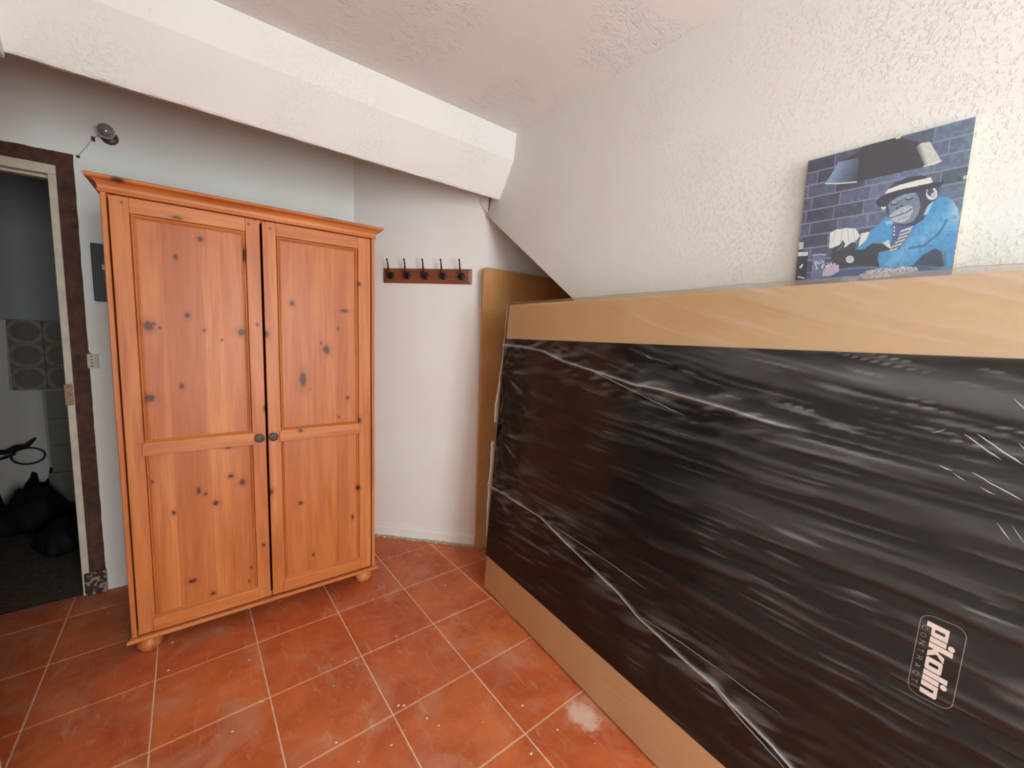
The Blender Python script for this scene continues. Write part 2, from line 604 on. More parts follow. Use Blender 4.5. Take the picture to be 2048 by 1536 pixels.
dx = MB().box(-3.3, -1.9, 0, 0.12, -0.02, ZB).build('wall_back_passage', M['wall'])
dx.location = K
dx.rotation_euler = (0, 0, A1)
tag(dx, 'end of the doorway wall in the passage', kind='structure')

# wall behind the camera with the window the light comes from
wbk = MB()
wbk.box(XL - 0.14, WIN['x0'], YB - 0.12, YB, 0, ZC + 0.02)
wbk.box(WIN['x1'], XR + 0.02, YB - 0.12, YB, 0, ZC + 0.02)
wbk.box(WIN['x0'], WIN['x1'], YB - 0.12, YB, 0, WIN['z0'])
wbk.box(WIN['x0'], WIN['x1'], YB - 0.12, YB, WIN['z1'], ZC + 0.02)
tag(wbk.build('wall_front', M['wall']), 'white wall behind the viewer with a window', kind='structure')
wn = empty('window_1', ((WIN['x0'] + WIN['x1']) / 2, YB - 0.06, WIN['z0']))
tag(wn, 'white wooden glazed door behind the viewer', kind='structure')
wn2 = empty('window_2', (XL - 0.08, (WIN2['y0'] + WIN2['y1']) / 2, WIN2['z0']), math.pi / 2)
tag(wn2, 'white wooden casement window in the left wall behind the viewer', kind='structure')
for root_, hw, hh_ in ((wn, (WIN['x1'] - WIN['x0']) / 2, WIN['z1'] - WIN['z0']), (wn2, (WIN2['y1'] - WIN2['y0']) / 2, WIN2['z1'] - WIN2['z0'])):
    for x0, x1, z0, z1 in ((-hw, -hw + 0.05, 0, hh_), (hw - 0.05, hw, 0, hh_), (-0.03, 0.03, 0.05, hh_ - 0.05), (-hw + 0.05, hw - 0.05, 0, 0.05), (-hw + 0.05, hw - 0.05, hh_ - 0.05, hh_)):
        MB().box(x0, x1, -0.03, 0.02, z0, z1, 0.004, 1).build('window_frame', M['white_wood'], root_)

# skirting and ragged mortar line of the oblique wall
sk = MB()
skp = [(0, 0.0), (-0.016, 0.0), (-0.016, 0.062), (-0.010, 0.074), (0, 0.078)]
sk.prism(skp, 'x', 0.0, L2 - 0.012)
sko = sk.build('baseboard_oblique', M['wall'])
sko.location = K
sko.rotation_euler = (0, 0, A2)
tag(sko, 'low plastered skirting of the oblique wall', kind='structure')
rr = random.Random(5)
mo = MB()
b = bmesh.new()
rows = []
for i in range(61):
    x = L2 * i / 60
    w_ = 0.024 + rr.uniform(0, 0.012)
    rows.append([b.verts.new(p) for p in ((x, -0.014, 0.0), (x, -0.014, 0.012 + rr.uniform(0, 0.004)), (x, -w_ + 0.004, 0.006), (x, -w_, 0.0))])
for A_, B_ in zip(rows, rows[1:]):
    for k in range(3): b.faces.new((A_[k], B_[k], B_[k + 1], A_[k + 1]))
bmesh.ops.recalc_face_normals(b, faces=b.faces)
mo.add(b)
moo = mo.build('trim_3', M['mortar'])
moo.location = K
moo.rotation_euler = (0, 0, A2)
tag(moo, 'ragged mortar line along the foot of the oblique wall', kind='structure')

# ------------------------------------------------------------------ doorway
door = empty('door_1', tuple(K), A1)
tag(door, 'open doorway with stripped brown casing and white lining', kind='structure')


def rough_bar(x0, x1, z0, z1, y0, y1, seed, amp=0.0012):
    """a bar with uneven long edges"""
    r_ = random.Random(seed)
    b = bmesh.new()
    vert = (z1 - z0) > (x1 - x0)
    n = 46
    rows = []
    for i in range(n + 1):
        t = i / n
        a1, a2 = r_.uniform(-amp, amp), r_.uniform(-amp, amp)
        if vert:
            z = z0 + (z1 - z0) * t
            pts = [(x0 + a1 * 0.3, y0, z), (x1 + a2, y0, z), (x1 + a2, y1, z), (x0 + a1 * 0.3, y1, z)]
        else:
            x = x0 + (x1 - x0) * t
            pts = [(x, y0, z0 + a1 * 0.3), (x, y0, z1 + a2), (x, y1, z1 + a2), (x, y1, z0 + a1 * 0.3)]
        rows.append([b.verts.new(p) for p in pts])
    for A_, B_ in zip(rows, rows[1:]):
        for k in range(4): b.faces.new((A_[k], B_[k], B_[(k + 1) % 4], A_[(k + 1) % 4]))
    b.faces.new(rows[0])
    b.faces.new(rows[-1][::-1])
    bmesh.ops.recalc_face_normals(b, faces=b.faces)
    w = MB()
    w.add(b)
    return w


lo = ox0 - (cas_i - ox1)
loo = ox0 - (cas_o - ox1)
pz = w1(196, 1140)[1]             # top of the tiled plinth block
rough_bar(cas_i, cas_o, pz, cas_zo, -0.006, 0.10, 1).build('casing', M['brown_wood'], door)
rough_bar(loo, lo, 0, cas_zo, -0.006, 0.10, 2).build('casing', M['brown_wood'], door)
rough_bar(lo, cas_i, cas_zi, cas_zo, -0.006, 0.10, 3).build('casing', M['brown_wood'], door)
MB().box(ox1, cas_i, -0.012, 0.12, 0, oz, 0.002, 1).build('lining', M['white_wood'], door)
MB().box(lo, ox0, -0.012, 0.12, 0, oz, 0.002, 1).build('lining', M['white_wood'], door)
MB().box(lo, cas_i, -0.012, 0.12, oz, cas_zi, 0.002, 1).build('lining', M['white_wood'], door)
MB().box(ox0, ox1, 0.02, 0.05, oz - 0.012, oz, 0.002, 1).build('door_stop', M['white_wood'], door)
sx_, sz_ = w1(133, 810)
sz2 = w1(133, 768)[1]
MB().box(ox1 - 0.006, cas_i - 0.004, -0.017, 0.02, sz_, sz2, 0.003, 2).build('strike_plate', M['steel'], door)


def plinth_mat():
    m, nt, N, L, P = new_mat('patterned_plinth')
    h = NT(nt)
    f = h.rng(h.noise(h.coord(), 34, 1, 0.4, 0.8), 0.52, 0.58)
    L.new(h.mix(f, lin(52, 34, 26), lin(150, 132, 112)), P.inputs['Base Color'])
    P.inputs['Roughness'].default_value = 0.5
    return m


px0 = w1(173, 1150)[0]
MB().box(cas_i - 0.018, cas_o + 0.004, -0.02, 0.06, 0, pz, 0.003, 1).build('plinth_tile', plinth_mat(), door)

# ------------------------------------------------------------------ dark room behind the doorway
YD = 1.9
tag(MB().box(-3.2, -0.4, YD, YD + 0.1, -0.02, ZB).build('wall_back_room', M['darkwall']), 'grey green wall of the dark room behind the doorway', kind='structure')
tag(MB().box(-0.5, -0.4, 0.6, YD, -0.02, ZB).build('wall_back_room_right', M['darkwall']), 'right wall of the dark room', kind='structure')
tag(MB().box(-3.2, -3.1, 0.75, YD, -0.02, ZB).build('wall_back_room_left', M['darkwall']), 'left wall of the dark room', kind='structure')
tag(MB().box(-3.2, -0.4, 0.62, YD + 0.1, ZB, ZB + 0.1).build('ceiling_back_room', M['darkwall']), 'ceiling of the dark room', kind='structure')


def dk(u, v, y=YD):
    p = onp(u, v, (0, y, 0), (0, 1, 0))
    return float(p[0]), float(p[2])


# bare plaster area with a ragged foot
pts = [dk(*p) for p in ((-60, 640), (12, 640), (20, 780), (84, 780), (100, 935), (97, 955), (90, 963), (80, 963), (75, 945), (64, 942), (60, 955), (52, 965), (47, 975), (42, 1005), (12, 1013), (0, 985), (-60, 1000))]
pl_ = MB().prism(pts, 'y', YD - 0.008, YD + 0.002).build('trim_4', M['rawplaster'])
tag(pl_, 'bare pale plaster patch with ragged lower edge in the dark room', kind='structure')


dkl = [dk(*p) for p in ((-60, 925), (60, 930), (104, 935), (112, 960), (118, 990), (130, 995), (130, 1120), (-60, 1120))]  # darkness of a recess below the plaster, painted as a flat black panel
tag(MB().prism(dkl, 'y', YD - 0.004, YD + 0.002).build('trim_5', M['dark_recess']), 'black panel painted as a dark recess at the wall foot in the dark room', kind='structure')


def ring_tile_mat():
    m, nt, N, L, P = new_mat('ring_patterned_tile')
    h = NT(nt)
    o = h.scaled(h.coord(), (1, 0, 1))
    d = h.vmath('LENGTH', o)
    ring = h.math('SUBTRACT', h.rng(d, 0.064, 0.070), h.rng(d, 0.082, 0.088))
    c = h.mix(h.rng(d, 0.055, 0.066), lin(112, 98, 86), lin(122, 112, 97))
    c = h.mix(ring, c, lin(148, 138, 118))
    c = h.mix(h.math('MULTIPLY', h.rng(h.noise(h.coord(), 45, 3), 0.4, 0.6), 0.35), c, lin(84, 74, 66))
    L.new(c, P.inputs['Base Color'])
    P.inputs['Roughness'].default_value = 0.35
    return m


M['ring_tile'] = ring_tile_mat()
M['plain_tile'] = simple('plain_grey_tile', lin(128, 120, 108), 0.35, var=0.15, vscale=12)
tx0, tz1 = dk(12, 638)
_, tz0 = dk(20, 781)
tsz = (tz1 - tz0) / 3
patch = empty('ring_tile_patch', (tx0, YD, tz0))
patch['label'] = 'patch of ring patterned wall tiles in the dark room'
patch['kind'] = 'structure'
tmr = MB().box(-tsz / 2 + 0.001, tsz / 2 - 0.001, -0.012, 0.0, -tsz / 2 + 0.001, tsz / 2 - 0.001, 0.001, 1).mesh('wall_tile')
tmr.materials.append(M['ring_tile'])
for a in range(4):
    for c_ in range(3):
        t = bpy.data.objects.new('wall_tile', tmr)
        COL.objects.link(t)
        t.parent = patch
        t.location = ((a + 0.5) * tsz, 0, (c_ + 0.5) * tsz)
gx0, gz1 = dk(82, 783)
_, gz0 = dk(90, 838)
gp = empty('plain_tile_patch', (gx0, YD, gz0))
gp['label'] = 'patch of plain grey wall tiles below the ring tiles'
gp['kind'] = 'structure'
gm = MB().box(0.001, 0.199, -0.012, 0.0, 0.001, gz1 - gz0 - 0.001, 0.002, 1).mesh('wall_tile')
gm.materials.append(M['plain_tile'])
for a in range(3):
    for c_ in range(4):
        t = bpy.data.objects.new('wall_tile', gm)
        COL.objects.link(t)
        t.parent = gp
        t.location = (a * 0.2 + (0.02 if c_ < 3 else 0), 0, -c_ * (gz1 - gz0))

# torn-off wall pipe with a round plate
pr = empty('wall_pipe', (dk(30, 910)[0], YD, dk(30, 910)[1]))
tag(pr, 'dark broken wall pipe with round plate in the dark room', 'pipe')


def pp(u, v, y):
    x, z = dk(u, v, y)
    return (x - pr.location[0], y - pr.location[1], z - pr.location[2])


MB().tube([pp(-12, 905, YD - 0.05), pp(12, 905, YD - 0.06), pp(32, 896, YD - 0.07), pp(52, 893, YD - 0.07), pp(72, 876, YD - 0.05)], [0.016, 0.017, 0.02, 0.016, 0.006]).build('pipe', M['hole'], pr)
MB().tube([pp(-10, 921, YD - 0.03), pp(12, 915, YD - 0.04), pp(30, 908, YD - 0.06)], [0.008, 0.009, 0.006]).build('branch', M['hole'], pr)
x_, z_ = dk(58, 911)
mt = Matrix.Translation((x_ - pr.location[0], -0.006, z_ - pr.location[2])) @ Matrix.Rotation(math.radians(90), 4, 'X') @ Matrix.Diagonal((1.0, 0.72, 1, 1))
MB().lathe([(0, 0.016), (0.045, 0.014), (0.066, 0.010), (0.074, 0.004), (0.074, 0.0)], 28, mt).build('plate', M['rawplaster'], pr)
ringp = [(x_ - pr.location[0] + 0.076 * math.cos(a), -0.014, z_ - pr.location[2] + 0.056 * math.sin(a)) for a in np.linspace(0, 2 * math.pi, 33)]
MB().tube(ringp, 0.006, 6).build('plate_rim', M['hole'], pr)


# black sack slumped on the floor of the dark room
def sack(name, u0, ys, label, peaks, w_, hgt, seed):
    x, z = dk(u0, 1000, ys)
    r_ = random.Random(seed)
    b = bmesh.new()
    bmesh.ops.create_icosphere(b, subdivisions=4, radius=1.0)
    for v in b.verts:
        a = math.atan2(v.co.y, v.co.x)
        lum = 1 + 0.08 * math.sin(5 * a + seed) + 0.06 * math.sin(9 * a + 3 * v.co.z + seed)
        v.co.x *= w_ * lum
        v.co.y *= 0.2 * lum
        zt = (v.co.z + 1) / 2
        v.co.z = hgt * (zt ** 0.9)
        for (pxx, ph, pw) in peaks:
            k = math.exp(-((v.co.x - pxx) / pw) ** 2) * max(0, zt - 0.45) / 0.55
            v.co.z += ph * k
    for f in b.faces: f.smooth = True
    w = MB()
    w.add(b)
    o = w.build(name, M['sack'])
    o.location = (x, ys, 0.0)
    return tag(o, label, 'sack')


sack('rubbish_sack', 45, 1.62, 'black rubbish sack with peaked top on the floor behind the doorway', [(-0.02, 0.10, 0.03), (0.05, 0.12, 0.04), (0.12, 0.12, 0.035)], 0.22, 0.17, 1)
sack('rubbish_sack', 122, 1.15, 'low black rubbish sack beside the door lining', [(0.0, 0.03, 0.06)], 0.11, 0.17, 4)

# ------------------------------------------------------------------ fittings on the doorway wall
# bare bulb in a brown holder
bx, bz = w1(212, 270)
lamp = empty('wall_lamp', tuple(K + e1 * bx + np.array([0, 0, bz])), A1)
tag(lamp, 'round clear glass wall lamp on a brown base above the doorway corner', 'lamp')
RX = Matrix.Rotation(math.radians(90), 4, 'X')
MB().lathe([(0, 0.014), (0.025, 0.014), (0.031, 0.006), (0.031, 0)], 28, Matrix.Translation((0.012, 0, -0.010)) @ RX).build('base', M['brown_base'], lamp)
MB().lathe([(0.018, 0), (0.020, 0.03), (0.016, 0.032), (0, 0.032)], 20, Matrix.Translation((0.006, -0.012, -0.006)) @ RX).build('holder', M['brown_base'], lamp)


def glassy(name, tint, rough=0.03, gloss=0.12, opac=0.1):
    m, nt, N, L, P = new_mat(name)
    h = NT(nt)
    N.remove(P)
    out = [n for n in N if n.type == 'OUTPUT_MATERIAL'][0]
    tr = h.n('ShaderNodeBsdfTransparent')
    tr.inputs[0].default_value = tint
    gl = h.n('ShaderNodeBsdfGlossy')
    gl.inputs['Roughness'].default_value = rough
    df = h.n('ShaderNodeBsdfDiffuse')
    df.inputs[0].default_value = (0.6, 0.57, 0.54, 1)
    m1 = h.n('ShaderNodeMixShader')
    m1.inputs[0].default_value = opac
    L.new(tr.outputs[0], m1.inputs[1])
    L.new(df.outputs[0], m1.inputs[2])
    m2 = h.n('ShaderNodeMixShader')
    L.new(h.schlick(gloss / 0.04), m2.inputs[0])
    L.new(m1.outputs[0], m2.inputs[1])
    L.new(gl.outputs[0], m2.inputs[2])
    L.new(m2.outputs[0], out.inputs[0])
    return m


bp = [(0.011, 0.0), (0.014, 0.008), (0.026, 0.022), (0.0315, 0.04), (0.029, 0.056), (0.020, 0.068), (0.010, 0.073), (0, 0.0745)]
MB().lathe(bp, 28, Matrix.Translation((0.012, -0.034, -0.008)) @ RX).build('bulb', glassy('grey_bulb_glass', (0.62, 0.58, 0.56, 1), 0.04, 0.12, 0.28), lamp)
c0 = w1(186, 278)
c1 = w1(156, 313)
cab = [(c0[0] - bx, -0.004, c0[1] - bz), (c0[0] * 0.6 + c1[0] * 0.4 - bx, -0.006, c0[1] * 0.6 + c1[1] * 0.4 - bz - 0.004), (c1[0] - bx, -0.003, c1[1] - bz)]
MB().tube([(-0.02, -0.008, -0.006)] + cab, 0.0022, 6).build('cable', simple('grey_cable', lin(205, 194, 180), 0.6), lamp)
MB().lathe([(0, 0.003), (0.006, 0.003), (0.007, 0)], 12, Matrix.Translation((c1[0] - bx, 0, c1[1] - bz)) @ RX).build('cable_plug', M['hole'], lamp)
MB().box(c0[0] - bx - 0.004, c0[0] - bx + 0.008, -0.014, 0, c0[1] - bz - 0.012, c0[1] - bz + 0.008, 0.002, 1).build('terminal', M['brown_base'], lamp)

# consumer unit half hidden by the wardrobe
f0 = w1(177, 488)
f1 = w1(184, 602)
fx0 = (f0[0] + f1[0]) / 2 + 0.016
fb_ = empty('fuse_box', tuple(K + e1 * fx0 + np.array([0, 0, f1[1]])), A1)
tag(fb_, 'dark grey fuse box on the wall, half hidden behind the wardrobe', 'fuse box')
fh = f0[1] - f1[1]
MB().box(0, 0.20, -0.055, 0, 0, fh, 0.004, 2).build('body', M['fuse'], fb_)
MB().box(0.032, 0.17, -0.062, -0.05, 0.075, fh - 0.06, 0.003, 1).build('cover', M['fuse2'], fb_)
MB().box(0.036, 0.075, -0.064, -0.0615, fh * 0.55, fh * 0.55 + 0.024).build('sticker', M['label'], fb_)

# socket plate with a cable
s0 = w1(174, 708)
s1 = w1(199, 736)
so = empty('wall_socket', tuple(K + e1 * s0[0] + np.array([0, 0, s1[1]])), A1)
tag(so, 'small ivory wall socket between brown door casing and wardrobe', 'socket')
sw, sh = s1[0] - s0[0], s0[1] - s1[1]
MB().box(0, sw, -0.012, 0, 0, sh, 0.003, 2).build('plate', M['socket'], so)
for k in range(4):
    MB().lathe([(0, 0.0125), (0.0028, 0.0125), (0.0028, 0.0115)], 10, Matrix.Translation((sw * 0.42, 0, sh * (0.16 + 0.22 * k))) @ RX).build('contact_hole', M['hole'], so)
cs = w1(170, 688)
MB().tube([(cs[0] - s0[0] + 0.004, -0.003, cs[1] - s1[1]), (0.004, -0.004, sh + 0.02), (0.014, -0.005, sh - 0.003)], 0.0022, 6).build('cable', simple('dark_cable', lin(120, 104, 92), 0.6), so)

# ================================================================== WARDROBE
WA, WB = flo(290, 1308), flo(728, 1166)
wd = (WB - WA) / np.linalg.norm(WB - WA)
wn_ = np.array([-wd[1], wd[0], 0])
WROT = math.atan2(wd[1], wd[0])
ward = empty('wardrobe', tuple(WA), WROT)
tag(ward, 'knotty pine two-door wardrobe with moulded cornice and bun feet', 'wardrobe')


def wpx(u, v):
    p = onp(u, v, WA, wn_)
    return float((p - WA) @ wd), float(p[2])


def knots(origin, scale, lst):
    out = []
    for (u, v, ru, rv) in lst:
        U, V = origin[0] + u / scale, origin[1] + v / scale
        x, z = wpx(U, V)
        xa, _ = wpx(U + 1, V)
        _, zb = wpx(U, V + 1)
        out.append((x, z, max(0.0035, 1.2 * ru / scale * abs(xa - x)), max(0.0035, 1.2 * rv / scale * abs(z - zb))))
    return out


kn = knots((150, 320), 2.845, [(712, 447, 15, 15), (570, 550, 14, 15), (640, 885, 14, 16), (415, 945, 28, 26), (445, 930, 10, 10), (480, 955, 9, 6), (735, 970, 8, 8), (838, 1025, 6, 6), (948, 980, 18, 20), (608, 1290, 14, 16),
     (425, 1358, 28, 20), (580, 328, 30, 8), (963, 540, 9, 40), (1088, 990, 14, 18), (1038, 937, 7, 7), (1238, 815, 12, 16), (1535, 858, 22, 8), (1500, 958, 5, 12), (1433, 1080, 17, 22), (1405, 1042, 6, 6), (1300, 1250, 18, 40),
     (1340, 1307, 4, 7), (1555, 1355, 8, 8), (1618, 705, 8, 10), (1505, 1465, 6, 6), (1620, 1480, 8, 14), (1078, 1415, 7, 18), (210, 195, 5, 5), (263, 242, 5, 5), (988, 365, 5, 5), (1025, 342, 5, 5), (1078, 350, 5, 5), (1110, 390, 5, 5)])
kn += knots((200, 820), 3.0117, [(790, 403, 17, 11), (860, 440, 16, 17), (638, 510, 9, 9), (698, 565, 16, 14), (595, 490, 11, 20), (443, 624, 11, 12), (558, 1037, 24, 11), (682, 1112, 11, 10), (987, 813, 9, 9), (1028, 494, 16, 17),
     (1208, 122, 14, 8), (1212, 565, 14, 10), (1555, 468, 11, 12), (1525, 650, 6, 14), (1288, 878, 7, 7), (312, 437, 8, 8), (915, 953, 7, 8), (770, 232, 22, 6), (900, 1038, 5, 12)])
kL = [k for k in kn if k[0] < 0.456]
kR = [k for k in kn if k[0] >= 0.456]
pine_v = {0: pine('pine_left', kL), 1: pine('pine_right', kR)}
pine_p = {0: pine('pine_left_panel', kL, staves=0.062), 1: pine('pine_right_panel', kR, staves=0.058)}
kt = knots((150, 320), 2.845, [(250, 125, 36, 12), (1445, 332, 40, 12)])
kh = [(x, z, rx, rz) for x, z, rx, rz in kt]
pine_h = pine('pine_rail', [(x * 1.0, z, a, c) for x, z, a, c in kn if (0.82 < z < 0.9 or z > 1.755)] + kh, horizontal=True)
pine_s = pine('pine_plain')

X0, X1 = -0.036, 0.945
DEP = 0.53
MB().box(X0, -0.0195, 0.0, DEP, 0.083, 1.825, 0.002, 1).build('side_panel', pine_s, ward)
MB().box(0.9295, X1, 0.0, DEP, 0.083, 1.825, 0.002, 1).build('side_panel', pine_s, ward)
MB().box(X0 + 0.01, X1 - 0.01, DEP - 0.008, DEP - 0.002, 0.085, 1.82).build('back_panel', pine_s, ward)
MB().box(-0.0195, 0.9295, 0.02, DEP - 0.01, 0.083, 0.10).build('bottom_panel', pine_s, ward)
MB().box(-0.0195, 0.9295, 0.02, DEP - 0.01, 1.80, 1.825).build('top_panel', pine_s, ward)


def moulding(prof, x0, x1, y0, y1):
    """profile (out, z) run round the left side, front and right side with mitres"""
    b = bmesh.new()
    rows = []
    for (sx, sy) in ((0, 1), (0, 0), (1, 0), (1, 1)):
        row = []
        for o_, z in prof:
            x = (x0 - o_) if sx == 0 else (x1 + o_)
            y = y1 if sy else y0 - o_
            row.append(b.verts.new((x, y, z)))
        rows.append(row)
    m_ = len(prof)
    for A_, B_ in zip(rows, rows[1:]):
        for k in range(m_ - 1): b.faces.new((A_[k], B_[k], B_[k + 1], A_[k + 1]))
    # inner closing top and bottom
    b.faces.new([rows[0][-1], rows[1][-1], rows[2][-1], rows[3][-1]])
    b.faces.new([rows[3][0], rows[2][0], rows[1][0], rows[0][0]])
    b.faces.new(rows[0])
    b.faces.new(rows[3])
    bmesh.ops.recalc_face_normals(b, faces=b.faces)
    w = MB()
    w.add(b)
    return w


def arc(cx, cz, r, a0, a1, n):
    return [(cx + r * math.cos(math.radians(a0 + (a1 - a0) * i / n)), cz + r * math.sin(math.radians(a0 + (a1 - a0) * i / n))) for i in range(n + 1)]


cp = [(0.0, 1.8135)] + arc(0.0, 1.820, 0.0065, -90, 40, 5) + [(0.004, 1.826)] + [(0.004 + 0.024 * (1 - math.cos(t)), 1.828 + 0.026 * math.sin(t)) for t in np.linspace(0.1, math.pi / 2, 7)] + [(0.031, 1.8545)] + arc(0.030, 1.862, 0.006, -70, 80, 6) + [(0.0, 1.869)]
moulding(cp, X0, X1, 0.0, DEP).build('cornice', pine_h, ward)
bpf = [(0.0, 0.060)] + arc(0.0045, 0.072, 0.0105, -90, 90, 8) + [(0.0, 0.083)]
moulding(bpf, X0, X1, 0.0, DEP).build('base_moulding', pine_h, ward)
foot = [(0, 0.0), (0.026, 0.0), (0.034, 0.006), (0.0425, 0.022), (0.0435, 0.034), (0.041, 0.046), (0.034, 0.052), (0.034, 0.061), (0, 0.061)]
for fx in (0.014, 0.893):
    for fy in (0.036, DEP - 0.05):
        MB().lathe(foot, 28, Matrix.Translation((fx, fy, 0))).build('foot', pine_s, ward)

DZ0, DZ1 = 0.0885, 1.810
for side, (dx0, dx1, ix0, ix1, kx) in enumerate(((-0.0150, 0.4520, 0.0395, 0.4000, 0.4262), (0.4605, 0.9245, 0.5130, 0.8640, 0.4810))):
    pv, pp_ = pine_v[side], pine_p[side]
    d = MB().box(dx0 + 0.01, dx1 - 0.01, 0.011, 0.018, DZ0 + 0.01, DZ1 - 0.01).build('door', pp_, ward)
    MB().box(dx0, ix0, 0.0, 0.020, DZ0, DZ1, 0.0022, 2).build('stile', pv, d)
    MB().box(ix1, dx1, 0.0, 0.020, DZ0, DZ1, 0.0022, 2).build('stile', pv, d)
    MB().box(ix0, ix1, 0.0006, 0.020, 1.755, DZ1, 0.0012, 1).build('top_rail', pine_h, d)
    for nm, z0, z1, bv in (('middle_rail', 0.828, 0.896, 0.010), ('bottom_rail', DZ0, 0.158, 0.010)):
        b = bmesh.new()
        # proud rail with a chamfered upper edge and clipped ends
        ov = 0.010
        yf = -0.0060
        lowc = 0.002 if nm == 'bottom_rail' else 0.004
        A_ = [(ix0 - ov, 0.012, z0), (ix1 + ov, 0.012, z0), (ix1 + ov, 0.012, z1 - bv), (ix1 + ov - bv, 0.012, z1), (ix0 - ov + bv, 0.012, z1), (ix0 - ov, 0.012, z1 - bv)]
        F_ = [(ix0 - ov + 0.003, yf, z0 + lowc), (ix1 + ov - 0.003, yf, z0 + lowc), (ix1 + ov - 0.003, yf, z1 - bv - 0.006), (ix1 + ov - bv - 0.004, yf, z1 - 0.013), (ix0 - ov + bv + 0.004, yf, z1 - 0.013), (ix0 - ov + 0.003, yf, z1 - bv - 0.006)]
        va = [b.verts.new(p) for p in A_]
        vf = [b.verts.new(p) for p in F_]
        b.faces.new(va)
        b.faces.new(vf[::-1])
        for i in range(6): b.faces.new((va[i], va[(i + 1) % 6], vf[(i + 1) % 6], vf[i]))
        bmesh.ops.recalc_face_normals(b, faces=b.faces)
        bmesh.ops.bevel(b, geom=list(b.edges), offset=0.0015, segments=2, profile=0.5, affect='EDGES')
        w = MB()
        w.add(b)
        w.build(nm, pine_h, d)
    # raised bead round the panels
    def bead(p0, p1, w_=0.0155):
        (xa, za), (xb, zb) = p0, p1
        vert = abs(xb - xa) < 1e-6
        m_ = MB()
        n = 8
        prof = [(0, 0.012)] + [(w_ * (0.12 + 0.5 * i / n), 0.0015 + 0.0045 * (1 - math.sin(math.pi * i / n)) * 0.6) for i in range(n + 1)] + [(w_ * 0.72, 0.0065), (w_ * 0.8, 0.005), (w_ * 0.9, 0.005), (w_, 0.009), (w_, 0.012)]
        return vert, prof, m_
    for zz0, zz1, top in ((0.896, 1.755, True), (0.158, 0.828, False)):
        for sx, xe in ((1, ix0), (-1, ix1)):
            _, prof, m_ = bead((xe, zz0), (xe, zz1))
            wdt = 1.0 if top else 0.75
            m_.prism([(xe + sx * o_ * wdt, y) for o_, y in prof], 'z', zz0 - 0.012, zz1 - (0.0004 if top else -0.002)).build('bead', pv, d)
        if top:
            _, prof, m_ = bead((ix0, zz1), (ix1, zz1))
            m_.prism([(y, zz1 - o_) for o_, y in prof], 'x', ix0 + 0.004, ix1 - 0.004).build('bead', pine_h, d)
    kp = [(0.011, 0.0), (0.011, 0.003), (0.009, 0.006), (0.0095, 0.008), (0.0185, 0.0095), (0.0195, 0.012), (0.0185, 0.0145), (0.0160, 0.0140), (0.0145, 0.0150), (0.0, 0.0155)]
    MB().lathe(kp, 28, Matrix.Translation((kx, 0.0, 0.859)) @ RX).build('knob', M['knob'], d)

# ================================================================== COAT RACK
rTL, rTR, rBL, rBR = wob(769, 535.5), wob(944.5, 541), wob(769, 565), wob(943.5, 570)
rx0, rx1 = rTL[0], rTR[0]
rz0, rz1 = (rBL[1] + rBR[1]) / 2, (rTL[1] + rTR[1]) / 2
rack = empty('coat_rack', tuple(K + w2 * rx0 - n2 * 0.0008 + np.array([0, 0, rz0])), A2)
tag(rack, 'reddish wooden coat rack with five dark hooks on the white wall', 'coat rack')
RW, RH = rx1 - rx0, rz1 - rz0


def rackwood():
    m, nt, N, L, P = new_mat('mahogany_stain')
    h = NT(nt)
    gq = h.noise(h.scaled(h.coord(), (5, 20, 70)), 1.0, 4, 0.6, 0.8)
    L.new(h.mix(h.rng(gq, 0.3, 0.7), lin(112, 58, 38), lin(150, 86, 58)), P.inputs['Base Color'])
    P.inputs['Roughness'].default_value = 0.4
    return m


b = bmesh.new()
ch = 0.016
back = [b.verts.new(p) for p in ((0, 0, 0), (RW, 0, 0), (RW, 0, RH), (0, 0, RH))]
mid = [b.verts.new(p) for p in ((0, -0.010, 0), (RW, -0.010, 0), (RW, -0.010, RH), (0, -0.010, RH))]
fr_ = [b.verts.new(p) for p in ((ch, -0.019, ch * 0.7), (RW - ch, -0.019, ch * 0.7), (RW - ch, -0.019, RH - ch * 0.7), (ch, -0.019, RH - ch * 0.7))]
for lay0, lay1 in ((back, mid), (mid, fr_)):
    for i in range(4): b.faces.new((lay0[i], lay0[(i + 1) % 4], lay1[(i + 1) % 4], lay1[i]))
b.faces.new(back)
b.faces.new(fr_[::-1])
bmesh.ops.recalc_face_normals(b, faces=b.faces)
w = MB()
w.add(b)
w.build('board', rackwood(), rack)
hooks_px = [(784, 552), (817, 552.5), (852.5, 553), (888, 553.5), (924, 554)]
ro = bmesh.new()
# rosette back plate with six lobes
rv = []
for i in range(48):
    a = 2 * math.pi * i / 48
    r_ = 0.0215 * (1 + 0.13 * math.cos(6 * a))
    rv.append((r_ * math.cos(a), r_ * math.sin(a)))
c0v = [ro.verts.new((x, 0, z)) for x, z in rv]
c1v = [ro.verts.new((x * 0.92, -0.004, z * 0.92)) for x, z in rv]
c2v = [ro.verts.new((x * 0.45, -0.008, z * 0.45)) for x, z in rv]
for A_, B_ in ((c0v, c1v), (c1v, c2v)):
    for i in range(48): ro.faces.new((A_[i], A_[(i + 1) % 48], B_[(i + 1) % 48], B_[i]))
ro.faces.new(c2v)
ro.faces.new(c0v[::-1])
bmesh.ops.recalc_face_normals(ro, faces=ro.faces)
w = MB()
w.add(ro)
rose_me = w.mesh('rosette')
rose_me.materials.append(M['black_iron'])
hk = MB()
up_path = [(0, -0.004, -0.004), (0, -0.018, -0.006), (0, -0.030, 0.004), (0, -0.036, 0.022), (0, -0.040, 0.045), (0, -0.047, 0.068), (0, -0.056, 0.084)]
hk.tube(up_path, [0.0085, 0.0085, 0.0075, 0.0065, 0.0052, 0.0042, 0.0036], 10)
hk_me = hk.mesh('hook')
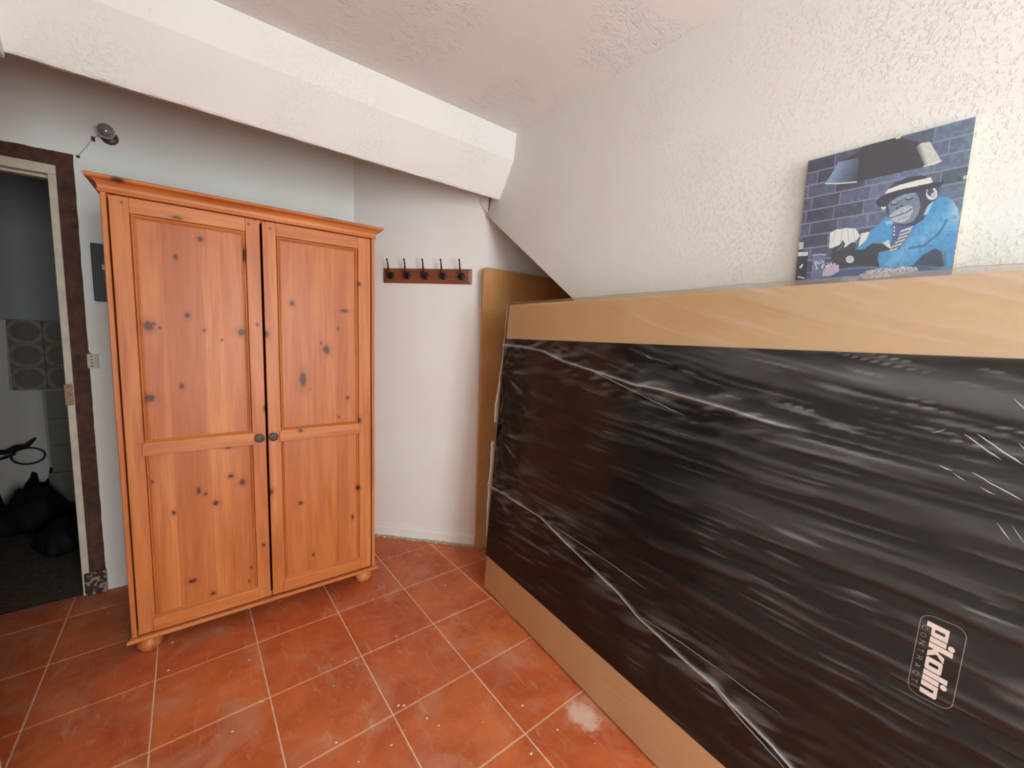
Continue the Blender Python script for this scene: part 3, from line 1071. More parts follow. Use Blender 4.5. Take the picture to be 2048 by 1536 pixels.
hk_me.materials.append(M['black_iron'])
lw_ = MB()
lw_.tube([(0, -0.012, -0.006), (0, -0.026, -0.016), (0, -0.038, -0.014), (0, -0.044, -0.004)], [0.0065, 0.006, 0.005, 0.0045], 10)
lo_me = lw_.mesh('lower_prong')
lo_me.materials.append(M['black_iron'])
bl_me = MB().lathe([(0, -0.006), (0.004, -0.0045), (0.006, 0), (0.004, 0.0045), (0, 0.006)], 14).mesh('ball_tip')
bl_me.materials.append(M['black_iron'])
for (u, v) in hooks_px:
    x, z = wob(u, v)
    r_ = link('hook', hk_me, None, rack)
    r_.location = (x - rx0 + 0.002, -0.019, z - rz0)
    a_ = link('rosette', rose_me, None, r_)
    c_ = link('lower_prong', lo_me, None, r_)
    d_ = link('ball_tip', bl_me, None, r_)
    d_.location = (0, -0.057, 0.087)

# ================================================================== BOARD IN THE RECESS
brd = bmesh.new()


def rrect(x0, x1, z0, z1, r, n=5):
    out = []
    for cx, cz, a in ((x1 - r, z1 - r, 0), (x0 + r, z1 - r, 90), (x0 + r, z0 + r, 180), (x1 - r, z0 + r, 270)):
        for i in range(n + 1):
            t = math.radians(a + 90 * i / n)
            out.append((cx + r * math.cos(t), cz + r * math.sin(t)))
    return out


bx0 = float(onp(961, 700, (0, -0.225, 0), (0, 1, 0))[0])
bz1 = float(onp(1000, 540, (0, -0.225, 0), (0, 1, 0))[2])
board_m, nt_, N_, L_, P_ = new_mat('brown_hardboard')
hN = NT(nt_)
L_.new(hN.mix(hN.rng(hN.noise(hN.coord(), 7, 4), 0.3, 0.7), lin(186, 134, 82), lin(200, 150, 96)), P_.inputs['Base Color'])
P_.inputs['Roughness'].default_value = 0.45
bd = MB().prism(rrect(0, 1.0, 0, bz1, 0.03), 'y', 0.0, 0.018, 0.002, 1).build('wooden_board', board_m)
bd.location = (bx0, -0.236, 0.001)
tag(bd, 'tall plain brown wooden board standing in the recess behind the wrapped base', 'board')

# ================================================================== WRAPPED BED BASE
LEN, HGT, THK = 1.90, 1.52, 0.105
B0, B1 = np.array([0.347, -0.572, 0.002]), np.array([0.197, -2.47, 0.002])
T0, T1 = np.array([0.432, -0.600, 1.516]), np.array([0.398, -2.500, 1.516])
base = empty('bed_base', (float(B0[0]), float(B0[1]), 0))
tag(base, 'plastic-wrapped black and tan bed base standing on edge against the right wall', 'bed base')
ORG = np.array([B0[0], B0[1], 0.0])


def P0(s, t):
    a, c = s / LEN, t / HGT
    return (1 - c) * ((1 - a) * B0 + a * B1) + c * ((1 - a) * T0 + a * T1)


def frame_at(s, t):
    e = 1e-3
    ds = P0(s + e, t) - P0(s - e, t)
    dt = P0(s, t + e) - P0(s, t - e)
    ds /= np.linalg.norm(ds)
    dt /= np.linalg.norm(dt)
    n = np.cross(ds, dt)
    n /= np.linalg.norm(n)
    if n[0] > 0: n = -n
    return ds, dt, n


def slab(s0, s1, t0, t1, o0, o1, ns, nt2, name, mat, parent, bev=0.006, off=None):
    """panel of the base between offsets o0 (back) and o1 (front) along the face normal"""
    b = bmesh.new()
    F = [[None] * (nt2 + 1) for _ in range(ns + 1)]
    Bk = [[None] * (nt2 + 1) for _ in range(ns + 1)]
    for i in range(ns + 1):
        for j in range(nt2 + 1):
            s, t = s0 + (s1 - s0) * i / ns, t0 + (t1 - t0) * j / nt2
            _, _, n = frame_at(s, t)
            p = P0(s, t) - ORG
            F[i][j] = b.verts.new(tuple(p + n * o1))
            Bk[i][j] = b.verts.new(tuple(p + n * o0))
    for i in range(ns):
        for j in range(nt2):
            b.faces.new((F[i][j], F[i + 1][j], F[i + 1][j + 1], F[i][j + 1]))
            b.faces.new((Bk[i][j], Bk[i][j + 1], Bk[i + 1][j + 1], Bk[i + 1][j]))
    for i in range(ns):
        b.faces.new((F[i][0], Bk[i][0], Bk[i + 1][0], F[i + 1][0]))
        b.faces.new((F[i][nt2], F[i + 1][nt2], Bk[i + 1][nt2], Bk[i][nt2]))
    for j in range(nt2):
        b.faces.new((F[0][j], F[0][j + 1], Bk[0][j + 1], Bk[0][j]))
        b.faces.new((F[ns][j], Bk[ns][j], Bk[ns][j + 1], F[ns][j + 1]))
    bmesh.ops.recalc_face_normals(b, faces=b.faces)
    if bev:
        ed = [e for e in b.edges if len(e.link_faces) == 2 and e.calc_face_angle(0) > 0.8]
        bmesh.ops.bevel(b, geom=ed, offset=bev, segments=3, profile=0.5, affect='EDGES')
    w = MB()
    w.add(b)
    return w.build(name, mat, parent)


tan_m, nt_, N_, L_, P_ = new_mat('tan_upholstery')
hN = NT(nt_)
L_.new(hN.mix(hN.rng(hN.noise(hN.coord(), 3, 3), 0.3, 0.7), lin(208, 168, 120), lin(216, 178, 130)), P_.inputs['Base Color'])
P_.inputs['Roughness'].default_value = 0.6
L_.new(hN.bump(hN.noise(hN.coord(), 300, 2), 0.15, 0.001), P_.inputs['Normal'])
blk_m = simple('black_underside_fabric', (0.0085, 0.0075, 0.007, 1), 0.9, var=0.3, vscale=6, spec=0.1)

slab(0, LEN, 0, HGT, -THK, 0.0, 16, 12, 'frame', tan_m, base, 0.012)
BT0, BT1 = 0.187, 1.347
pan = slab(0.0, LEN, BT0, BT1, -0.012, 0.003, 16, 10, 'underside_panel', blk_m, base, 0.002)

# printed emblem: rounded outline, bold name and thin second line, running down the panel
prt = simple('white_print', lin(236, 222, 214), 0.6)
prt2 = simple('grey_print', lin(150, 138, 132), 0.6)
ES, ET = 1.5985, 0.8155           # top left corner of the emblem (s, t)
EW, EH = 0.0655, 0.169            # width across (s) and length down (t)


def flat_poly(polys, mat, name, parent, lift):
    """polys in emblem space (x along the reading direction, y towards the letter tops)"""
    b = bmesh.new()
    for poly in polys:
        vs = []
        for (x, y) in poly:
            s, t = ES + y, ET - x
            _, _, n = frame_at(s, t)
            vs.append(b.verts.new(tuple(P0(s, t) - ORG + n * lift)))
        b.faces.new(vs)
    bmesh.ops.triangulate(b, faces=b.faces[:])
    w = MB()
    w.add(b)
    return w.build(name, mat, parent)


def ring(outer, inner):
    n = len(outer)
    return [[outer[i], outer[(i + 1) % n], inner[(i + 1) % n], inner[i]] for i in range(n)]


o_ = rrect(0, EH, 0, EW, 0.018, 7)
i_ = rrect(0.0011, EH - 0.0011, 0.0011, EW - 0.0011, 0.0169, 7)
flat_poly(ring(o_, i_), prt2, 'emblem_outline', pan, 0.0037)


def R_(x0, y0, x1, y1): return [(x0, y0), (x1, y0), (x1, y1), (x0, y1)]


def circ(cx, cy, r, n=16): return [(cx + r * math.cos(2 * math.pi * i / n), cy + r * math.sin(2 * math.pi * i / n)) for i in range(n)]


S_ = 0.37
GL = {
    'p': ([R_(0, -0.32, S_, 1.0), [(S_, 0.80), (0.62, 0.80), (0.95, 1.0), (S_, 1.0)], [(0.60, 0.12), (0.95, 0.10), (0.95, 1.0), (0.60, 0.82)], [(S_, 0.0), (0.85, 0.0), (0.95, 0.1), (0.60, 0.2), (S_, 0.2)]], 1.01),
    'i': ([R_(0, 0, S_, 0.98), circ(0.2, 1.27, 0.20)], 0.43),
    'k': ([R_(0, 0, S_, 1.42), [(S_, 0.42), (0.66, 1.0), (1.08, 1.0), (0.66, 0.52), (S_, 0.30)], [(S_, 0.62), (0.60, 0.62), (1.08, 0.0), (0.66, 0.0), (S_, 0.36)]], 1.08),
    'o': ([[(0.0, 0.1), (0.35, 0.22), (0.35, 0.78), (0.0, 0.9)], [(0.59, 0.22), (0.94, 0.1), (0.94, 0.9), (0.59, 0.78)], [(0.0, 0.1), (0.1, 0.0), (0.84, 0.0), (0.94, 0.1), (0.59, 0.22), (0.35, 0.22)], [(0.35, 0.78), (0.59, 0.78), (0.94, 0.9), (0.84, 1.0), (0.1, 1.0), (0.0, 0.9)]], 1.0),
    'l': ([R_(0, 0, S_, 1.42)], 0.43),
    'n': ([R_(0, 0, S_, 1.0), [(S_, 0.78), (0.60, 0.78), (0.94, 0.9), (0.84, 1.0), (S_, 1.0)], [(0.58, 0.0), (0.94, 0.0), (0.94, 0.9), (0.58, 0.78)]], 0.98),
}
px_, sxw, syh = 0.0135, 0.0272, 0.0242
for chh in 'pikolin':
    polys, adv = GL[chh]
    flat_poly([[(px_ + (x + 0.10 * y) * sxw, 0.0185 + y * syh) for x, y in poly] for poly in polys], prt, 'letter', pan, 0.0039)
    px_ += adv * sxw
LN = {
    'C': [[(1, 0.82), (0.75, 1), (0.3, 1), (0, 0.7), (0, 0.3), (0.3, 0), (0.75, 0), (1, 0.18)]],
    'O': [[(0.3, 0), (0.7, 0), (1, 0.3), (1, 0.7), (0.7, 1), (0.3, 1), (0, 0.7), (0, 0.3), (0.3, 0)]],
    'N': [[(0, 0), (0, 1), (1, 0), (1, 1)]],
    'T': [[(0, 1), (1, 1)], [(0.5, 1), (0.5, 0)]],
    'R': [[(0, 0), (0, 1), (0.7, 1), (0.95, 0.78), (0.7, 0.52), (0, 0.52)], [(0.5, 0.52), (1, 0)]],
    'A': [[(0, 0), (0.5, 1), (1, 0)], [(0.2, 0.36), (0.8, 0.36)]],
}


def stroke(pts, w_):
    out = []
    for (x0, y0), (x1, y1) in zip(pts, pts[1:]):
        L_0 = math.hypot(x1 - x0, y1 - y0)
        tx, ty = (x1 - x0) / L_0, (y1 - y0) / L_0
        nx, ny = -ty * w_ / 2, tx * w_ / 2
        ex, ey = tx * w_ * 0.3, ty * w_ * 0.3
        out.append([(x0 - ex + nx, y0 - ey + ny), (x0 - ex - nx, y0 - ey - ny), (x1 + ex - nx, y1 + ey - ny), (x1 + ex + nx, y1 + ey + ny)])
    return out


for k, chh in enumerate('CONTRACT'):
    pol = []
    for st_ in LN[chh]:
        pol += stroke([(0.0245 + k * 0.0163 + x * 0.0072, 0.0052 + y * 0.0078) for x, y in st_], 0.0010)
    flat_poly(pol, prt2, 'letter', pan, 0.0039)


# ------------------------------------------------------------------ the clear wrap with its wrinkles
def vnoise(x, y, seed=0):
    xi, yi = np.floor(x).astype(np.int64), np.floor(y).astype(np.int64)
    xf, yf = x - xi, y - yi

    def hsh(a, c):
        h_ = (a * 374761393 + c * 668265263 + seed * 982451653) & 0xFFFFFFFF
        h_ = ((h_ ^ (h_ >> 13)) * 1274126177) & 0xFFFFFFFF
        return ((h_ ^ (h_ >> 16)) & 0xFFFF) / 65535.0
    u, v = xf * xf * (3 - 2 * xf), yf * yf * (3 - 2 * yf)
    return (hsh(xi, yi) * (1 - u) + hsh(xi + 1, yi) * u) * (1 - v) + (hsh(xi, yi + 1) * (1 - u) + hsh(xi + 1, yi + 1) * u) * v


def sstep(x, a, c):
    k = np.clip((x - a) / (c - a), 0, 1)
    return k * k * (3 - 2 * k)


CREASE_A = np.array([(0.0, 1.316), (0.022, 1.314), (0.165, 1.311), (0.311, 1.297), (0.446, 1.26), (0.592, 1.238), (0.72, 1.217), (0.801, 1.203), (0.912, 1.198), (1.056, 1.18), (1.163, 1.166), (1.232, 1.153), (1.282, 1.146)])
CREASE_B = np.array([(0.0, 0.57), (0.027, 0.568), (0.228, 0.564), (0.418, 0.560), (0.572, 0.522), (0.72, 0.49), (0.873, 0.459), (0.965, 0.424), (1.083, 0.405), (1.153, 0.393), (1.231, 0.386), (1.291, 0.367), (1.332, 0.358), (1.383, 0.346), (1.443, 0.325), (1.6, 0.28), (1.9, 0.21)])


def wrinkle(s, t):
    """height of the film over the panel and how milky each spot is: crease whitening plus painted reflections and haze"""
    # wrinkles run along the base, sloping down near the top and level lower down
    ang = np.radians(-19 * sstep(t, 0.75, 1.45) + 7 * (1 - sstep(t, 0.3, 0.75)))
    u = s * np.cos(ang) + t * np.sin(ang)
    v = -s * np.sin(ang) + t * np.cos(ang)
    v = v + 0.012 * (vnoise(s * 7, t * 7, 3) - 0.5)
    zone = (0.12 + 0.88 * sstep(s, 0.35, 1.5)) * (0.2 + 0.8 * sstep(t, 0.55, 1.15))
    big = sstep(vnoise(u * 1.7, v * 24, 1), 0.35, 0.95) * zone
    mid_ = sstep(vnoise(u * 5.0, v * 60, 2), 0.62, 0.98)
    gate = sstep(vnoise(s * 4.3 + 3, t * 6, 8), 0.42, 0.8)
    fine_ = sstep(vnoise(u * 8, v * 84, 5), 0.66, 1.0) * gate
    strk = sstep(vnoise(u * 6, v * 95, 15), 0.80, 1.0) * sstep(vnoise(s * 3.1, t * 5 + 7, 18), 0.35, 0.75)
    h_ = 0.0065 * big + 0.0022 * mid_ + 0.0011 * fine_
    milk = 0.105 * big ** 2 + 0.07 * mid_ * (0.3 + 0.7 * zone) + 0.20 * fine_ * (0.35 + 0.65 * zone) + 0.26 * strk * (0.3 + 0.7 * zone)  # besides crease whitening, broad reflection bands and bright streaks are painted in
    milk = milk + 0.13 * sstep(s, 0.9, 1.8) * sstep(t, 1.335, 1.36) * (0.6 + 0.8 * vnoise(u * 4, v * 70, 41))  # whitish haze painted over the upper right of the film
    # fan of gathers from the left edge
    for cs, ct, amp in ((0.0, 1.18, 1.0), (0.0, 0.86, 1.0), (0.0, 0.57, 0.7)):
        r_ = np.hypot(s - cs, t - ct)
        a_ = np.arctan2(t - ct, s - cs + 0.01)
        g_ = amp * np.exp(-r_ / 0.11) * sstep(vnoise(a_ * 9 + 20, r_ * 9, 11), 0.40, 0.95)
        h_ = h_ + 0.0035 * g_
        milk = milk + 0.5 * amp * np.exp(-r_ / 0.12) * sstep(vnoise(a_ * 14 + 40, r_ * 7, 12), 0.62, 1.0)
    # the two long folds lift the film
    for cr, hgt in ((CREASE_A, 0.007), (CREASE_B, 0.008)):
        tc = np.interp(s, cr[:, 0], cr[:, 1])
        on = sstep(cr[-1, 0] + 0.08 - s, 0.0, 0.12)
        h_ = h_ + hgt * on * np.exp(-((t - tc) / 0.0055) ** 2)
        sd = on * np.exp(-(np.abs(t - tc) / 0.045)) * sstep(vnoise(s * 9 + t * 26, t * 60 - s * 18, 21), 0.45, 0.9)
        h_ = h_ + 0.004 * sd
        milk = milk + 0.16 * sd + 0.28 * on * np.exp(-((t - tc) / 0.004) ** 2)
    return h_, np.clip(milk, 0, 0.8)


def film_mesh():
    ss = np.concatenate([np.linspace(-0.09, -0.005, 18), np.arange(0.0, 1.905, 0.0044)])
    tt = np.concatenate([np.arange(0.004, HGT + 0.001, 0.0042), np.linspace(HGT + 0.005, HGT + 0.10, 16)])
    S, T = np.meshgrid(ss, tt, indexing='ij')
    Sc, Tc = np.clip(S, 0, LEN), np.clip(T, 0, HGT)
    a, c = (Sc / LEN)[..., None], (Tc / HGT)[..., None]
    Pp = (1 - c) * ((1 - a) * B0 + a * B1) + c * ((1 - a) * T0 + a * T1)
    ds = (1 - c) * (B1 - B0) + c * (T1 - T0)
    dt = (1 - a) * (T0 - B0) + a * (T1 - B1)
    ds = ds / np.linalg.norm(ds, axis=-1, keepdims=True)
    dt = dt / np.linalg.norm(dt, axis=-1, keepdims=True)
    nn = np.cross(ds, dt)
    nn = nn / np.linalg.norm(nn, axis=-1, keepdims=True)
    nn = np.where(nn[..., :1] > 0, -nn, nn)
    back = np.maximum(T - HGT, 0) + np.maximum(-S, 0)
    h_, milk = wrinkle(S, T)
    h_ = 0.0045 + h_
    h_ = h_ * (0.35 + 0.65 * sstep(T, 0.0, 0.2))
    # slack film standing out from the left end
    slack = 0.030 * sstep(T, 0.20, 0.55) * sstep(1.30 - T, 0.0, 0.35) * (0.65 + 0.5 * vnoise(T * 9, T * 0 + 0.5, 31)) + 0.005
    so_ = np.where(S <= 0.001, slack, 0.005 * (S < 0.03)) * np.exp(-np.maximum(S, 0) / 0.015)
    so_ = np.where(S < 0.05, so_, 0)
    to_ = np.where(T > HGT - 0.002, 0.005 + 0.5 * h_, 0)
    front = np.where((S < 0) | (T > HGT), 0.0045 + 0.3 * h_, h_)
    X = Pp - ORG + nn * (front - back)[..., None] - ds * so_[..., None] + dt * to_[..., None]
    ns, ntt = S.shape
    idx = np.arange(ns * ntt).reshape(ns, ntt)
    q_ = np.stack([idx[:-1, :-1], idx[1:, :-1], idx[1:, 1:], idx[:-1, 1:]], -1).reshape(-1, 4)
    sm, tm_ = (S[:-1, :-1] + S[1:, 1:]).ravel() / 2, (T[:-1, :-1] + T[1:, 1:]).ravel() / 2
    # torn hole near the left edge
    hole = (sm > -0.012) & (sm < 0.055 - (0.905 - tm_) * 0.15) & (tm_ < 0.905) & (tm_ > 0.80 + np.maximum(sm, 0) * 0.4) & (sm < (tm_ - 0.79) * 0.5)
    q_ = q_[~hole]
    me = bpy.data.meshes.new('plastic_wrap')
    me.vertices.add(ns * ntt)
    me.vertices.foreach_set('co', X.reshape(-1).astype(np.float32))
    me.loops.add(len(q_) * 4)
    me.loops.foreach_set('vertex_index', q_.ravel().astype(np.int32))
    me.polygons.add(len(q_))
    me.polygons.foreach_set('loop_start', (np.arange(len(q_)) * 4).astype(np.int32))
    me.update(calc_edges=True)
    me.polygons.foreach_set('use_smooth', np.ones(len(q_), dtype=bool))
    at_ = me.attributes.new('crease_sheen', 'FLOAT', 'POINT')
    at_.data.foreach_set('value', milk.reshape(-1).astype(np.float32))
    return me


def film_mat(name, gloss, milk, rough, milk_col=(0.74, 0.76, 0.76, 1), crease_sheen=False):
    m, nt, N, L, P = new_mat(name)
    h = NT(nt)
    N.remove(P)
    out = [n for n in N if n.type == 'OUTPUT_MATERIAL'][0]
    tr = h.n('ShaderNodeBsdfTransparent')
    tr.inputs[0].default_value = (0.97, 0.97, 0.965, 1)
    gl = h.n('ShaderNodeBsdfGlossy')
    gl.inputs['Roughness'].default_value = rough
    df = h.n('ShaderNodeBsdfDiffuse')
    df.inputs[0].default_value = milk_col
    m1 = h.n('ShaderNodeMixShader')
    if crease_sheen:
        at_ = h.n('ShaderNodeAttribute', attribute_name='crease_sheen')
        L.new(h.math('ADD', at_.outputs['Fac'], milk, clamp=True), m1.inputs[0])
    else:
        m1.inputs[0].default_value = milk
    L.new(tr.outputs[0], m1.inputs[1])
    L.new(df.outputs[0], m1.inputs[2])
    m2 = h.n('ShaderNodeMixShader')
    L.new(h.schlick(gloss), m2.inputs[0])
    L.new(m1.outputs[0], m2.inputs[1])
    L.new(gl.outputs[0], m2.inputs[2])
    L.new(m2.outputs[0], out.inputs[0])
    return m


wrap = link('plastic_wrap', film_mesh(), film_mat('clear_polythene', 1.15, 0.003, 0.13, crease_sheen=True), base)
fold_m = film_mat('gathered_polythene', 3.0, 0.24, 0.25)


def fold(cr, wid, name, seed, lift=0.012):
    """a gathered fold: narrow ridge of doubled film"""
    r_ = random.Random(seed)
    b = bmesh.new()
    sN = int((cr[-1][0] - cr[0][0]) / 0.008)
    rows = []
    cr = np.array(cr)
    for i in range(sN + 1):
        s = cr[0, 0] + (cr[-1, 0] - cr[0, 0]) * i / sN
        t = float(np.interp(s, cr[:, 0], cr[:, 1])) + r_.uniform(-0.0008, 0.0008)
        k = i / sN
        w_ = wid * (0.45 + 0.55 * abs(math.sin(5.3 * s * 2.1 + seed))) * min(1, 8 * k + 0.2, 6 * (1 - k) + 0.12)
        ds, dt, n = frame_at(s, t)
        p = P0(s, t) - ORG
        rows.append([b.verts.new(tuple(p + dt * (w_ * a) + n * (lift + w_ * c))) for a, c in ((-1, 0), (-0.35, 0.7), (0.1, 1.0), (0.5, 0.4), (1, 0))])
    for A_, B_ in zip(rows, rows[1:]):
        for k in range(4): b.faces.new((A_[k], B_[k], B_[k + 1], A_[k + 1]))
    for f in b.faces: f.smooth = True
    w = MB()
    w.add(b)
    return w.build(name, fold_m, wrap)


fold(CREASE_A, 0.0026, 'fold', 1)
fold(CREASE_B, 0.0042, 'fold', 2)
fold([(0.60, 1.236), (0.75, 1.196), (0.9, 1.155), (1.02, 1.125)], 0.0022, 'fold', 3, 0.010)
fold([(0.418, 0.560), (0.60, 0.552), (0.80, 0.545), (0.98, 0.53)], 0.0020, 'fold', 4, 0.009)
fold([(0.965, 0.43), (1.10, 0.437), (1.25, 0.436), (1.4, 0.43)], 0.0018, 'fold', 5, 0.009)
fold([(1.20, 0.391), (1.32, 0.345), (1.45, 0.305), (1.6, 0.262)], 0.0026, 'fold', 6, 0.010)



def stpx(u_, v_):
    """pixel -> (s, t) on the front of the base"""
    d = ray(u_, v_)
    x = np.array([0.7, 0.6, 1.2])
    for _ in range(30):
        a, c, l = x
        F = (1 - c) * ((1 - a) * B0 + a * B1) + c * ((1 - a) * T0 + a * T1) - CAM - l * d
        J = np.stack([(1 - c) * (B1 - B0) + c * (T1 - T0), (1 - a) * (T0 - B0) + a * (T1 - B1), -d], 1)
        x = x - np.linalg.solve(J, F)
    return x[0] * LEN, x[1] * HGT


# short folds whitened to paint bright glints onto the film
fold_m = film_mat('glint_fold', 3.5, 0.50, 0.2)
for k, (a, c, wd_) in enumerate((((1955, 868), (2047, 930), 0.0022), ((1930, 868), (2003, 920), 0.0017), ((1907, 945), (1934, 961), 0.0015), ((1944, 944), (2045, 999), 0.0017), ((2027, 798), (2040, 822), 0.0018), ((2037, 885), (2047, 912), 0.0028),
                                ((1962, 974), (1983, 986), 0.0020), ((1995, 1044), (2019, 1080), 0.0018), ((2025, 1048), (2047, 1087), 0.0020), ((1866, 866), (1871, 854), 0.0014), ((1880, 930), (1882, 936), 0.0022), ((1295, 711), (1309, 719), 0.0022))):
    (s0_, t0_), (s1_, t1_) = sorted((stpx(*a), stpx(*c)))
    if s1_ - s0_ < 0.020: s1_ = s0_ + 0.020
    fold([(s0_, t0_), ((s0_ + s1_) / 2, (t0_ + t1_) / 2 - 0.001), (s1_, t1_)], wd_, 'fold', 20 + k, 0.012)

# ================================================================== PICTURE
def picw(u, v):
    p = onp(u, v, (XR - 0.022, 0, 0), (1, 0, 0))
    return float(-p[1]), float(p[2])          # x to the right of the picture = -y


pTL, pTR = picw(1617, 318), picw(1952, 236)
pBL, pBR = picw(1589, 558), picw(1905, 541)
PX0, PX1 = (pTL[0] + pBL[0]) / 2, (pTR[0] + pBR[0]) / 2
PZ1 = (pTL[1] + pTR[1]) / 2
PH = 0.385
PW = PX1 - PX0
pic = empty('picture', (XR, -PX0, PZ1 - PH), -math.pi / 2)       # local x -> -y, local y -> +x (into the wall)
tag(pic, 'frameless glazed print of a chimpanzee in hat and blue shirt playing cards', 'picture')
MB().box(0, PW, -0.0195, -0.003, 0, PH, 0.001, 1).build('backing', simple('fibreboard_backing', lin(196, 176, 140), 0.8), pic)


def draw_print(nx=420, nz=470):
    gx = (np.arange(nx + 1) / nx)
    gz = (np.arange(nz + 1) / nz)
    U, V = np.meshgrid(gx, gz, indexing='ij')         # V: 0 bottom, 1 top
    X, Z = PX0 + U * PW, PZ1 - PH + V * PH
    # where each print point falls in the close-up of the photograph used as the drawing grid
    d = np.stack([np.full_like(X, XR - 0.022), -X, Z], -1) - CAM
    cx, cy, cz = d @ RIGHT, d @ UP, d @ FWD
    A_ = ((1024 + FPX * cx / cz) - 1560) * 4.197
    Bq = ((768 - FPX * cy / cz) - 220) * 4.197
    img = np.zeros(X.shape + (3,))

    def put(mask, col, alpha=1.0):
        c = np.array(col, float)
        a = (np.asarray(mask, float) * alpha)[..., None]
        img[:] = img * (1 - a) + c * a

    def poly(pts):
        ins = np.zeros(A_.shape, bool)
        n = len(pts)
        for i in range(n):
            x0, y0 = pts[i]
            x1, y1 = pts[(i + 1) % n]
            if y0 == y1: continue
            cond = (y0 > Bq) != (y1 > Bq)
            xi = (x1 - x0) * (Bq - y0) / (y1 - y0) + x0
            ins ^= cond & (A_ < xi)
        return ins

    def ell(x, y, rx, ry, rot=0.0):
        c, s = math.cos(math.radians(rot)), math.sin(math.radians(rot))
        p, q = (A_ - x) * c + (Bq - y) * s, -(A_ - x) * s + (Bq - y) * c
        return (p / rx) ** 2 + (q / ry) ** 2 < 1

    def line(pts, w_):
        m = np.zeros(A_.shape, bool)
        for (x0, y0), (x1, y1) in zip(pts, pts[1:]):
            L_0 = (x1 - x0) ** 2 + (y1 - y0) ** 2
            k = np.clip(((A_ - x0) * (x1 - x0) + (Bq - y0) * (y1 - y0)) / L_0, 0, 1)
            m |= np.hypot(A_ - x0 - k * (x1 - x0), Bq - y0 - k * (y1 - y0)) < w_
        return m

    n_a, n_b = vnoise(A_ / 30, Bq / 30, 4), vnoise(A_ / 9, Bq / 9, 6)
    # brick wall
    k = U
    base_c = np.stack([66 + 22 * k, 68 + 42 * k, 98 + 38 * k], -1)
    img[:] = base_c
    vv = (1 - V) * PH / 0.0345
    row = np.floor(vv)
    uu = U * 5.0 + np.where(row % 2 == 0, 0.0, 0.5) + 0.17 * np.sin(row * 2.7)
    bid = np.floor(uu) * 17 + row * 31
    tone = (np.abs(np.sin(bid * 12.9898)) * 43758.5453) % 1.0
    img *= (0.78 + 0.40 * tone)[..., None] * (0.86 + 0.28 * n_a)[..., None]
    mort = (np.abs(vv - np.round(vv)) < 0.06) | (np.abs(uu - np.round(uu)) < 0.020)
    put(mort, (128, 138, 170), 0.75)
    # hanging lamp
    put(poly([(490, 435), (660, 350), (700, 300), (740, 282), (860, 262), (1000, 225), (1130, 265), (1250, 262), (1350, 425), (1300, 460), (1180, 482), (900, 545), (640, 602), (380, 617)]), (44, 48, 62))
    g1 = poly([(490, 435), (660, 400), (650, 600), (380, 617)])
    fall = np.clip(1 - (A_ - 400 - (617 - Bq) * 0.5) / 240, 0, 1)
    put(g1, (120, 152, 190), fall)
    put(poly([(1140, 310), (1180, 275), (1258, 263), (1348, 420), (1290, 455), (1215, 468)]), (196, 200, 194), np.clip((A_ - 1120 - (Bq - 300) * 0.35) / 70, 0, 1))
    put(line([(380, 617), (500, 615), (640, 602)], 5), (205, 220, 235))
    put(line([(1210, 470), (1290, 452), (1350, 425)], 6), (225, 228, 225))
    # table
    put(poly([(100, 1440), (230, 1400), (480, 1345), (800, 1322), (1130, 1308), (1460, 1325), (1450, 1700), (60, 1700)]), (58, 92, 138))
    # left arm and shirt
    blue = np.array((64, 146, 204))
    put(poly([(890, 890), (830, 960), (760, 1010), (690, 1120), (600, 1195), (640, 1228), (740, 1150), (860, 1120), (940, 1110), (945, 930)]), blue)
    body = poly([(1200, 880), (1230, 810), (1330, 722), (1400, 724), (1455, 760), (1492, 830), (1506, 900), (1488, 1000), (1470, 1080), (1440, 1330), (1330, 1328), (1130, 1300), (1000, 1318), (880, 1335), (835, 1320), (818, 1255), (820, 1195), (900, 1172), (1000, 1172), (1060, 1090), (1120, 985)])
    put(body, blue)
    put(body, (122, 190, 228), 0.6 * np.clip(1 - np.abs((A_ - 1290) * 0.6 + (Bq - 1010) * 0.8) / 120, 0, 1))
    put(body, (176, 200, 205), 0.8 * np.clip((A_ - 1390) / 110, 0, 1) * np.clip((1050 - Bq) / 220, 0, 1))
    put(body, (44, 108, 164), 0.35 * sstep(n_a, 0.5, 0.9))
    put(line([(1080, 1160), (1200, 1140), (1330, 1040), (1400, 920)], 10), (36, 100, 158), 0.8)
    put(poly([(1300, 1160), (1190, 1220), (1120, 1298), (1330, 1318), (1400, 1310), (1390, 1200)]), (44, 58, 78), 0.9)
    put(poly([(1340, 1130), (1430, 1100), (1420, 1320), (1380, 1320)]), (80, 148, 190), 0.7)
    # dark forearms, hand
    put(poly([(440, 1180), (620, 1170), (700, 1170), (770, 1118), (880, 1120), (935, 1172), (830, 1192), (818, 1250), (835, 1318), (640, 1302), (500, 1335), (440, 1290), (425, 1230)]), (42, 50, 68))
    # cards
    put(poly([(680, 1035), (752, 1020), (722, 1092), (655, 1150)]), (222, 224, 230))
    put(poly([(420, 1028), (470, 1002), (500, 1000), (560, 988), (590, 992), (630, 992), (672, 1055), (640, 1092), (540, 1155), (408, 1158)]), (226, 226, 232))
    for x in (470, 520, 570, 610): put(line([(x, 1000), (x - 20 + (x - 500) * 0.35, 1110)], 3), (176, 178, 192))
    put(poly([(430, 1160), (500, 1130), (525, 1090), (545, 1120), (535, 1160), (600, 1110), (628, 1110), (632, 1175), (560, 1262), (450, 1270)]), (46, 54, 72))
    put(line([(480, 1180), (530, 1130)], 6), (120, 130, 150), 0.6)
    put(ell(585, 1253, 34, 30), (222, 224, 222))
    put(ell(585, 1253, 24, 20), (196, 200, 196))
    # shirt front and tie
    put(poly([(940, 955), (1130, 960), (1075, 1060), (960, 1185), (915, 1175), (985, 1075), (945, 1085)]), (70, 84, 140))
